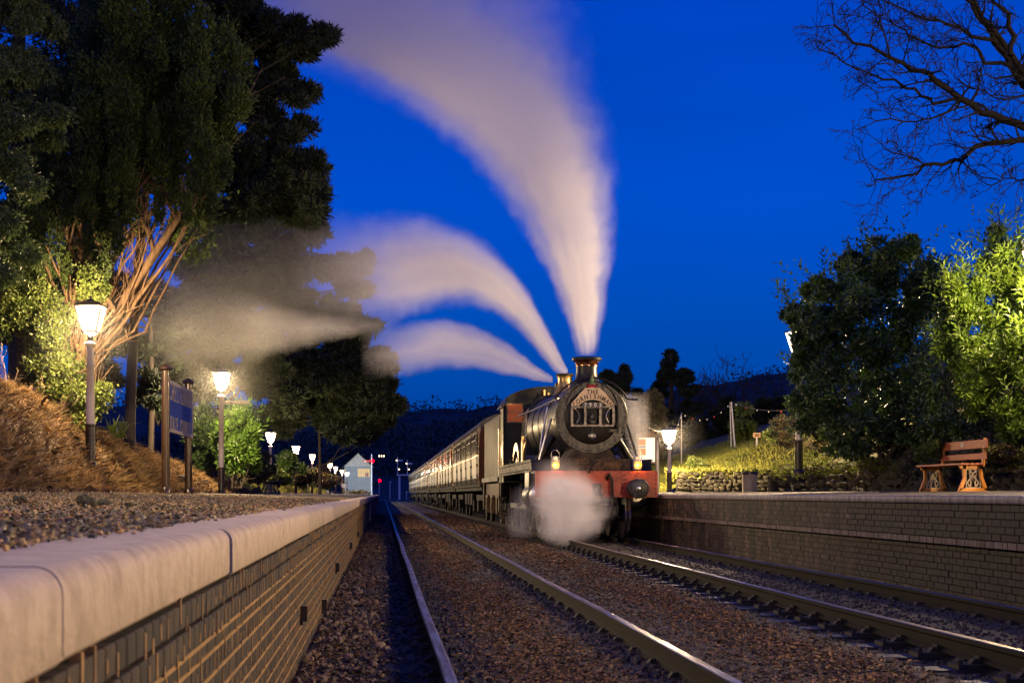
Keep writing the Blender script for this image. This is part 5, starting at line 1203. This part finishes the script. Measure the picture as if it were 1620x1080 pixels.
# --- right hand side: dark laurel, bright bush, ivy on wall
def tree_r(name, label, base, d, blobs_, n, l, wdt, mat, twn=10, H=3, sprigs=0, cat='tree'):
    t = empty(name, tuple(base), label, cat); m = MB(); o = Vector(base); tips = []
    for i in range(twn): limb(m, (random.gauss(0,.15),random.gauss(0,.15),0), (random.gauss(0,.4),random.gauss(0,.4),1), H*random.uniform(.35,.6), .04, 1, curl=.14, kidsn=3)
    m.build('trunk', m_barkd, t)
    bl = list(blobs_)
    V, F = leaves(bl, n, l, wdt, up=.35, out=.7, rnd=.7, fold=.12, shell=.2); Vs = [V]; 
    # leafy shoots that break the outline
    if sprigs:
        cs = [];
        for _ in range(sprigs):
            b = random.choice(bl); dv = Vector((random.gauss(0,1), random.gauss(0,.6), abs(random.gauss(.5,.8)))).normalized()
            s = Vector(b[0])+Vector((dv.x*b[1][0], dv.y*b[1][1], dv.z*b[1][2]))*.9; L_ = random.uniform(.35,.8); gd = (dv+Vector((0,0,.8))).normalized()
            for q in range(15):
                p = s+gd*L_*q/14; a = q*2.4; side = gd.orthogonal().normalized(); side.rotate(Matrix.Rotation(a, 3, gd)); D = (side+gd*.8).normalized(); S = D.cross(gd).normalized(); ll = l*random.uniform(.9,1.3)
                Nn = D.cross(S); cs += [p, p+D*ll*.5+S*wdt*.55+Nn*.01, p+D*ll, p+D*ll*.5-S*wdt*.55+Nn*.01]
        Vs.append(np.array([tuple(c) for c in cs]))
    V = np.concatenate(Vs)-np.array(tuple(o)); F = np.arange(len(V)).reshape(-1, 4); npmesh('crown', V, F, mat, t)
    return t
LB = [(1268,550,14,14),(1330,560,60,60),(1310,500,36,36),(1370,470,50,40),(1400,560,60,60),(1430,660,70,50),(1300,600,45,55),(1290,520,35,40),(1340,470,50,45),(1390,430,45,40),(1380,520,60,60),(1440,440,50,45),(1430,400,22,18),(1345,420,22,20),(1470,500,50,50),(1330,660,60,45),(1400,640,60,60),(1460,600,60,60),(1500,640,50,60),(1370,590,50,50),(1275,640,30,35),(1265,580,20,20),(1255,500,14,14),(1300,460,24,20),(1480,450,30,25),(1420,700,60,30),(1350,700,40,20),(1500,520,30,60),(1520,470,14,26)]
bl = [blob(x+random.gauss(0,rx*.45), y+random.gauss(0,ry*.45), 31.5+random.gauss(0,.8), rx*.35, ry*.35) for x, y, rx, ry in LB for _ in range(9)]
bl = [((b[0]), tuple(q*random.uniform(.6,1.3) for q in b[1]), 1) for b in bl]
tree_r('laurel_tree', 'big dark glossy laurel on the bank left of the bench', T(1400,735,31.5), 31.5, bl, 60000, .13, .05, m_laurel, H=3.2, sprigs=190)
BB = [(1515,470,22,30),(1505,540,20,30),(1530,600,26,40),(1600,480,40,50),(1560,520,40,40),(1610,560,40,50),(1570,600,35,40),(1600,640,40,35),(1530,500,26,26),(1540,560,26,26),(1650,440,40,40),(1640,540,40,60),(1585,430,22,20),(1600,680,30,20),(1560,640,24,22),(1650,620,40,60),(1555,455,14,14)]
bl = [blob(x+random.gauss(0,rx*.45), y+random.gauss(0,ry*.45), 24.9+random.gauss(0,.35), rx*.33, ry*.33) for x, y, rx, ry in BB for _ in range(6)]
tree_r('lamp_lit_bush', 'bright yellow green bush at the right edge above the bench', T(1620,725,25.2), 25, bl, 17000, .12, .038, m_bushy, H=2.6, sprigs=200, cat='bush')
bl = [blob(x+random.gauss(0,rx*.45), y+random.gauss(0,ry*.45), 26.6+random.gauss(0,.4), rx*.33, ry*.33) for x, y, rx, ry in ((1600,400,26,26),(1640,380,40,30),(1590,450,30,40),(1650,460,30,60),(1560,420,14,10),(1530,620,40,50),(1500,680,40,24)) for _ in range(5)]
tree_r('dark_shrub', 'darker leafy tree top rising behind the bright bush', T(1600,725,26.8), 26.6, bl, 9000, .12, .04, m_laurel, H=3.4, sprigs=80)
for (px, py, d, rx, ry, n_, lb, mt, l_) in ((1475,712,26.6,26,18,5000,'ivy spilling over the wall left of the bench back',m_ivy,.055),(1440,735,27.5,16,20,2500,'shaded ivy low on the wall left of the bench',m_shrub,.05),(1585,715,24.8,30,10,2500,'ivy along the wall top right of the bench',m_shrub,.05),(1300,690,38.6,30,26,6000,'leafy scrub round the foot of the hidden lamp',m_shrub,.07),
        (1250,680,42,26,28,5000,'round twiggy bush left of the hidden lamp',m_shrub,.06),(1225,690,60,20,14,2500,'pale low bush on the grass bank near the small sign',m_ivy,.08),(1100,740,62.5,22,18,4000,'moss and creeper on the near corner of the short wall',m_ivy,.06)):
    t = empty('creeper' if 'ivy' in lb or 'creeper' in lb else 'bush', tuple(T(px, py+ry*.8, d)), lb, 'ivy' if 'ivy' in lb else 'bush'); bl = [blob(px+random.gauss(0,rx*.4), py+random.gauss(0,ry*.4), d+random.gauss(0,.2), rx*.3, ry*.3) for _ in range(16)]
    crown('foliage', bl, n_, l_, l_*.6, mt, t, up=.2); m = MB()
    for i in range(12): limb(m, (random.gauss(0,.1),0,-.1), (random.gauss(0,.5),random.gauss(0,.3),1), ry*1.3*d/FPX, .012, 1, curl=.2)
    m.build('stems', m_twig, t)
BL2 = [(378,700,30,44),(390,720,26,24),(365,680,16,30),(385,670,14,20),(400,700,14,30),(372,660,8,14),(352,700,16,30),(360,735,20,14)]
bl = [blob(x+random.gauss(0,rx*.5), y+random.gauss(0,ry*.5), 50+random.gauss(0,.35), rx*.35, ry*.35) for x, y, rx, ry in BL2 for _ in range(5)]
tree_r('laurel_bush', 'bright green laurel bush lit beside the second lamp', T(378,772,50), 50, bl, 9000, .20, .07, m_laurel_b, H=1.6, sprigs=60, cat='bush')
for (px, py, d, w_, h_, n_, lb, mt) in ((462,752,108,16,12,2500,'leafy bush on the bank left of the fourth lamp',m_laurel_b),(480,763,110,12,7,1500,'tuft of yellow leaves right below the fourth lamp',m_ivy),(507,750,135,12,12,2000,'dark bush right of the yellowish lamp',m_shrub),(516,765,140,16,6,1500,'low green tuft under the sixth lamp',m_ivy)):
    t = empty('bush', tuple(T(px, py+h_, d)), lb, 'bush'); bl = [blob(px+random.gauss(0,w_*.4), py+random.gauss(0,h_*.4), d+random.gauss(0,.5), w_*.4, h_*.35) for _ in range(14)]
    crown('foliage', bl, n_, .26, .10, mt, t, up=.4, out=.8, rnd=.5); m = MB()
    for i in range(5): limb(m, (0,0,-.2), (random.gauss(0,.5),random.gauss(0,.4),1), h_*1.2*d/FPX, .04, 1, curl=.15)
    m.build('stems', m_twig, t)
# trees behind the engine on the right
pine('pine_tree', 'spiky dark pine right of the chimney beyond the lamp', [(1062,745),(1062,660),(1062,560)], 105, [(1062,566,4,10),(1062,580,8,12),(1060,600,18,10),(1052,592,10,4),(1073,598,10,4),(1040,610,16,10),(1085,600,10,12),(1080,615,22,14),(1050,632,34,12),(1095,635,20,14),(1030,655,26,12),(1080,660,40,18),(1060,690,46,22),(1040,630,22,10)], 30000, .22, tr=.3, dep=2)
pine('pine_tree', 'low dark pine just right of the smokebox', [(985,745),(985,660),(985,590)], 95, [(985,595,10,12),(965,600,10,10),(990,612,26,12),(965,625,24,14),(1005,635,26,14),(985,660,40,22),(975,700,40,26),(1010,690,30,24)], 28000, .21, tr=.3, dep=2)
pine('conifer', 'narrow green lit conifer between the two pines', [(1035,745),(1035,660),(1035,630)], 80, [(1036,630,6,10),(1036,650,9,12),(1036,670,12,12),(1036,690,14,14),(1036,715,16,16)], 7000, .2, mat=m_shrub, tr=.12, dep=.4)
pine('pine_sapling', 'small lit pine sapling beside the paired poles', [(1176,712),(1176,680),(1176,646)], 78, [(1176,652,4,8),(1168,672,8,6),(1184,672,8,6),(1176,685,14,10),(1176,700,16,10)], 4000, .22, mat=m_ivy, tr=.06, dep=.3)
pine('dark_thicket', 'dark evergreen thicket behind the light string', [(1140,735),(1140,690),(1140,660)], 110, [(1130,690,30,20),(1160,670,26,18),(1110,700,30,16),(1200,650,24,16),(1225,640,22,14),(1150,650,20,16),(1190,670,26,14)], 12000, .36, tr=.15, dep=2)
bt = empty('bare_tree', tuple(T(1172,700,125)), 'round bare tree on the skyline left of the laurel', 'tree'); m = MB()
for i in range(16): limb(m, (random.gauss(0,.8),0,-1), (random.gauss(0,.40),random.gauss(0,.3),1), 4.6, .12, 3, curl=.13, kidsn=4, ratio=.62, rmin=.016, spread=.6)
m.build('branches', m_barkd, bt)
# --- bare boughs reaching in at the top right; trunk stands outside the frame on the bank
D = 15.0
bo = empty('bare_oak', (11.6,16.5,2.1), 'bare tree whose twigs fill the top right corner', 'tree'); oo = Vector(bo.location)
m = MB(); m.tube([(0,0,-.4),(0,0,2.5),(-.2,-.1,5),(-.5,-.4,7.5)], [.34,.28,.22,.12], 12); m.build('trunk', m_barkd, bo, smooth=60)
main = [([(1680,240),(1620,205),(1570,180),(1520,155),(1470,120),(1430,100),(1380,75),(1320,40)],.075), ([(1680,215),(1620,222),(1560,228),(1520,252),(1480,260),(1430,275),(1385,285)],.06),
        ([(1700,190),(1620,130),(1590,90),(1560,40),(1520,-10),(1470,-60)],.085), ([(1700,120),(1620,115),(1580,60),(1540,10),(1520,-40)],.07), ([(1520,157),(1480,165),(1450,140),(1400,128),(1350,105),(1295,78)],.035),
        ([(1520,158),(1490,185),(1450,190),(1385,192)],.022), ([(1600,105),(1560,95),(1530,70),(1480,75),(1440,55),(1400,30)],.035), ([(1585,70),(1540,60),(1500,35),(1460,30),(1400,5),(1350,-20)],.035), ([(1680,160),(1640,150),(1600,160),(1560,150),(1520,130)],.025),
        ([(1660,290),(1620,285),(1590,284),(1562,292)],.02), ([(1600,90),(1600,40),(1575,0),(1560,-40)],.05), ([(1480,258),(1440,250),(1400,235)],.018), ([(1620,120),(1640,60),(1640,0)],.06), ([(1420,98),(1400,60),(1380,20),(1350,-20)],.018)]
for i, (pp, r) in enumerate(main):
    d = D+(.35*((i*7) % 5-2)); pts = [T(x, y, d)-oo for x, y in pp]; sm = []
    for a, b in zip(pts[:-1], pts[1:]):
        for u in (0,.33,.66): sm.append(a.lerp(b, u)+Vector((random.gauss(0,.015),random.gauss(0,.03),random.gauss(0,.015))))
    sm.append(pts[-1]); n = len(sm); m = MB()
    if pp[0][0] > 1650: sm = [Vector((-.2,-.1,3.5+i*.15))]+sm; n += 1
    rs = [max(.62*r*(1-.8*q/n), .007) for q in range(n)]; m.tube(sm, rs, 7, cap=False)
    for s in range(3, n, 1):
        for rep in range(2):
            if random.random() < .72:
                dv = (sm[s]-sm[s-1]).normalized(); sd = Vector((random.gauss(0,1),random.gauss(0,.6),random.gauss(0,1))).normalized()
                limb(m, sm[s], (dv*.8+sd*.75), random.uniform(.18,.48), max(rs[s]*.45,.006), 2, seg=5, curl=.24, kidsn=3, nside=4, ratio=.6, rmin=.0032, spread=.8)
    m.build('limb', m_oak, bo, smooth=60)
# ================================================================== STEAM
def ramp(t, N, L, src, pts, vmax):
    r = N.new('ShaderNodeFloatCurve'); c = r.mapping.curves[0]
    while len(c.points) > 2: c.points.remove(c.points[1])
    c.points[0].location = (pts[0][0], pts[0][1]/vmax); c.points[1].location = (pts[-1][0], pts[-1][1]/vmax)
    for p in pts[1:-1]: c.points.new(p[0], p[1]/vmax)
    r.mapping.update(); L.new(src, r.inputs['Value'])
    mm = N.new('ShaderNodeMath'); mm.operation = 'MULTIPLY'; mm.inputs[1].default_value = vmax; L.new(r.outputs[0], mm.inputs[0]); return mm.outputs[0]
def MT(N, L, op, a, b=None, clamp=False):
    m = N.new('ShaderNodeMath'); m.operation = op; m.use_clamp = clamp
    for i, v in enumerate((a, b)):
        if v is None: continue
        if isinstance(v, (int, float)): m.inputs[i].default_value = v
        else: L.new(v, m.inputs[i])
    return m.outputs[0]
def plume(name, label, axis, rows, power=1.0, nsc=(1,1,1), namp=.5, nscale=1.0, col=(.98,.97,1.0), nlo=.25, aniso=0.0, su=4.0, st=.35, warp=.38, wsc=1.6):
    """rows: (t, lo, hi, ycentre, ythick, density) in metres; axis 'z': slices across x at height z; axis 'x': slices across z at x."""
    rows = sorted(rows); t0, t1 = rows[0][0], rows[-1][0]; off = 40.0
    mt = bpy.data.materials.new(name+'_vapour'); mt.use_nodes = True; tr = mt.node_tree; N = tr.nodes; L = tr.links; N.clear()
    o = N.new('ShaderNodeOutputMaterial'); v = N.new('ShaderNodeVolumePrincipled'); g = N.new('ShaderNodeNewGeometry'); s = N.new('ShaderNodeSeparateXYZ'); L.new(g.outputs['Position'], s.inputs[0])
    T_, U = (s.outputs['Z'], s.outputs['X']) if axis == 'z' else (s.outputs['X'], s.outputs['Z'])
    t = MT(N, L, 'DIVIDE', MT(N, L, 'SUBTRACT', T_, t0), t1-t0, True)
    nrm = lambda q: [((r[0]-t0)/(t1-t0), r[q]+off) for r in rows]
    vm = 2*off
    lo = MT(N, L, 'SUBTRACT', ramp(tr, N, L, t, nrm(1), vm), off); hi = MT(N, L, 'SUBTRACT', ramp(tr, N, L, t, nrm(2), vm), off)
    ycn = MT(N, L, 'SUBTRACT', ramp(tr, N, L, t, [((r[0]-t0)/(t1-t0), r[3]) for r in rows], 100.0), 0.0)
    yt = ramp(tr, N, L, t, [((r[0]-t0)/(t1-t0), r[4]) for r in rows], 20.0)
    dmax = max(r[5] for r in rows); dn = ramp(tr, N, L, t, [((r[0]-t0)/(t1-t0), r[5]) for r in rows], dmax*1.01)
    # wobble
    ns = N.new('ShaderNodeTexNoise'); ns.inputs['Scale'].default_value = nscale; ns.inputs['Detail'].default_value = 4
    u0 = MT(N, L, 'DIVIDE', MT(N, L, 'SUBTRACT', U, lo), MT(N, L, 'MAXIMUM', MT(N, L, 'SUBTRACT', hi, lo), .05))
    wn = N.new('ShaderNodeTexNoise'); wn.inputs['Scale'].default_value = wsc; wn.inputs['Detail'].default_value = 4; wn.inputs['Roughness'].default_value = .6; L.new(g.outputs['Position'], wn.inputs[0])
    u = MT(N, L, 'ADD', u0, MT(N, L, 'MULTIPLY', MT(N, L, 'SUBTRACT', wn.outputs[0], .5), warp))
    eu = MT(N, L, 'MAXIMUM', MT(N, L, 'MULTIPLY', MT(N, L, 'MULTIPLY', u, MT(N, L, 'SUBTRACT', 1.0, u)), 4.0), 0.0)
    vv = MT(N, L, 'DIVIDE', MT(N, L, 'SUBTRACT', s.outputs['Y'], ycn), yt)
    ev = MT(N, L, 'MAXIMUM', MT(N, L, 'SUBTRACT', 1.0, MT(N, L, 'MULTIPLY', vv, vv)), 0.0)
    cv = N.new('ShaderNodeCombineXYZ'); L.new(MT(N, L, 'MULTIPLY', u, su), cv.inputs[0]); L.new(MT(N, L, 'MULTIPLY', vv, su*.35), cv.inputs[1]); L.new(MT(N, L, 'MULTIPLY', T_, st), cv.inputs[2]); L.new(cv.outputs[0], ns.inputs[0])
    e_ = MT(N, L, 'POWER', MT(N, L, 'MULTIPLY', eu, ev), power)
    nn = N.new('ShaderNodeMapRange'); nn.inputs[1].default_value = nlo; nn.inputs[2].default_value = .75; nn.inputs[3].default_value = 1-namp; nn.inputs[4].default_value = 1+namp; L.new(ns.outputs[0], nn.inputs[0])
    d = MT(N, L, 'MULTIPLY', MT(N, L, 'MULTIPLY', e_, nn.outputs[0]), dn)
    L.new(d, v.inputs['Density']); v.inputs['Color'].default_value = (*col, 1); v.inputs['Anisotropy'].default_value = aniso
    L.new(v.outputs[0], o.inputs['Volume'])
    # hull
    m = MB(); vs = []; k = 16
    fine = []
    tt = lin(t0, t1, 2*len(rows)+1)
    for q in tt:
        f = lambda j: float(np.interp(q, [r[0] for r in rows], [r[j] for r in rows])); a, b, c, h = f(1), f(2), f(3), f(4)
        pad = .06*(b-a)+.04
        for i in range(k):
            an = 2*PI*i/k; sq = 1.06
            ca, sa = math.cos(an), math.sin(an); ca = math.copysign(abs(ca)**.6, ca); sa = math.copysign(abs(sa)**.6, sa)
            uu = (a+b)/2+((b-a)/2+pad)*ca; yy = c+(h*1.03)*sa
            vs.append((uu, yy, q) if axis == 'z' else (q, yy, uu))
    n = len(tt); fs = [(i*k+j, i*k+(j+1)%k, (i+1)*k+(j+1)%k, (i+1)*k+j) for i in range(n-1) for j in range(k)]+[tuple(range(k))[::-1], tuple((n-1)*k+j for j in range(k))]
    m.add(vs, fs); ob = m.build(name, mt, None, smooth=None); tag(ob, label, 'steam', kind='stuff')
    return ob
def zrow(py, xl, xr, Y, th, dens):
    k = Y/FPX; return (CAMZ-(py-HOR_Y)*k, (xl-HOR_X)*k, (xr-HOR_X)*k, Y, th, dens)
def xrow(px, yt, yb, Y, th, dens):
    k = Y/FPX; return ((px-HOR_X)*k, CAMZ-(yb-HOR_Y)*k, CAMZ-(yt-HOR_Y)*k, Y, th, dens)
SY = 35.32
plume('chimney_steam', 'tall plume of pale steam blown left from the chimney', 'z',
      [zrow(562,911,945,SY,.25,.5), zrow(530,903,950,SY,.33,4.0), zrow(500,891,956,SY,.42,6.0), zrow(450,872,965,SY,.6,5.0), zrow(400,848,970,SY,.8,4.0), zrow(350,818,972,SY,1.0,3.0), zrow(300,785,972,SY+.4,1.3,2.4), zrow(250,745,966,SY+1,1.6,1.9), zrow(200,690,957,SY+1.8,1.9,1.5), zrow(150,618,938,SY+2.8,2.3,1.2), zrow(100,515,925,SY+4,2.7,.9), zrow(60,405,915,SY+5,3,.7), zrow(20,310,906,SY+6,3.2,.5), zrow(-60,170,892,SY+7,3.6,.36), zrow(-200,-100,840,SY+8,4.0,.25), zrow(-330,-300,700,SY+9,4.0,0.0)],
      power=1.9, su=6.5, st=.2, nscale=1.0, namp=.95)
VY = 39.5
plume('safety_valve_steam', 'curving jet of steam from the safety valve drifting left', 'x',
      [xrow(898,582,600,VY,.15,5), xrow(880,545,590,VY,.3,5), xrow(860,505,570,VY,.45,4.2), xrow(840,468,545,VY,.6,3.4), xrow(800,415,507,VY,.85,2.4), xrow(760,378,487,VY,1.05,1.9), xrow(720,355,483,VY,1.25,1.5), xrow(680,344,492,VY,1.4,1.2), xrow(640,340,505,VY,1.5,.95), xrow(590,340,515,VY+.4,1.6,.5), xrow(540,338,525,VY+.9,1.7,.22), xrow(480,330,545,VY+1.6,1.8,.08), xrow(400,315,575,VY+2.4,1.9,.045), xrow(320,300,600,VY+3,1.9,.035), xrow(240,310,600,VY+3.5,1.8,.02), xrow(170,330,580,VY+4,1.6,0.0)],
      power=1.7, su=6, st=.25, nscale=1.0, namp=.6)
plume('whistle_steam', 'lower thin jet of steam drifting left above the cab', 'x',
      [xrow(874,594,606,40.6,.12,5), xrow(850,578,604,40.6,.22,4.2), xrow(820,554,599,40.6,.35,3), xrow(780,528,590,40.6,.5,2.2), xrow(740,510,584,40.6,.65,1.5), xrow(700,503,585,40.6,.75,1.1), xrow(660,508,592,40.6,.8,.7), xrow(620,515,598,40.6,.8,.4), xrow(570,510,600,40.6,.8,.0)],
      power=1.4, su=3.5, st=.4, nscale=1.0, namp=.6)
plume('lamp_lit_steam', 'low bank of warm lit steam drifting past the second lamp', 'x',
      [xrow(640,492,526,43,.4,.0), xrow(570,500,532,43,.6,.28), xrow(520,496,542,43,.7,.40), xrow(460,484,558,43,.9,.27), xrow(400,462,574,43.2,1.1,.17), xrow(340,430,588,43.5,1.2,.08), xrow(280,405,590,43.8,1.2,.07), xrow(220,390,600,44,1.2,.0)],
      power=1.4, su=3, st=.3, nscale=1.0, namp=.7)
plume('lamp_glow_haze', 'thin steam haze around the second lamp, added for its glow', 'z',  # thin volume added so the lamp's glow spreads into the steam
      [zrow(720,300,400,46,.8,.0), zrow(670,270,430,46,1.5,.004), zrow(603,255,445,46,1.9,.007), zrow(540,270,430,46,1.6,.004), zrow(490,300,400,46,.9,.0)], power=1.3, nscale=.8, namp=.5)
plume('lamp_glow_haze', 'faint added haze giving a glow around the nearest lamp on the left', 'z',  # volume added only to give this lamp a halo
      [zrow(660,95,190,28.6,.5,.0), zrow(610,60,225,28.6,1.0,.004), zrow(545,40,245,28.6,1.25,.008), zrow(480,60,225,28.6,1.0,.004), zrow(430,95,190,28.6,.5,.0)], power=1.3, nscale=.8, namp=.5)
plume('lamp_glow_haze', 'faint added haze giving a glow around the lamp right of the engine', 'z',  # another added volume, standing in for lens glare round the lamp
      [zrow(735,1035,1085,60,.7,.0), zrow(715,1015,1105,60,1.2,.0015), zrow(686,1005,1115,60,1.4,.0028), zrow(655,1015,1105,60,1.2,.0015), zrow(635,1035,1085,60,.7,.0)], power=1.3, nscale=.8, namp=.5)
plume('cylinder_steam', 'round puff of white steam hiding the middle of the buffer beam', 'z',
      [zrow(866,878,915,32.55,.2,.0), zrow(850,850,948,32.5,.5,3), zrow(825,836,968,32.5,.65,4.4), zrow(800,826,976,32.5,.7,4.6), zrow(780,828,970,32.5,.65,4.0), zrow(764,832,955,32.55,.5,3.0), zrow(745,836,940,32.65,.4,1.3), zrow(722,850,920,32.7,.3,.0)],
      power=2.4, su=2.2, st=1.6, nscale=1.3, namp=.85, warp=.5)
plume('drain_cock_steam', 'small wisp of steam beside the left cylinder', 'z',
      [zrow(850,806,845,36.2,.25,.0), zrow(835,800,846,36.2,.3,1.4), zrow(800,804,845,36.2,.28,1.0), zrow(765,812,842,36.2,.22,.0)], power=1.2, nscale=2.5)
plume('leaking_steam', 'faint upright wisp of steam right of the smokebox', 'z',
      [zrow(770,1000,1016,36.5,.15,.6), zrow(735,996,1020,36.5,.25,1.5), zrow(700,990,1026,36.5,.35,1.3), zrow(660,980,1028,36.5,.45,.9), zrow(620,975,1030,36.5,.5,.0)], power=1.2, nscale=2.0)


for o in bpy.data.objects:
    if o.parent and o.type == 'MESH' and o.name.split('.')[0] in ('rivets','hinge','stems','scrollwork','number_strip','slide_bars','number_plate','glazing_bars','axlebox','distant_sleepers','foliage','crown','inner_crown','whistles','leaves'):
        o['kind'] = 'stuff'
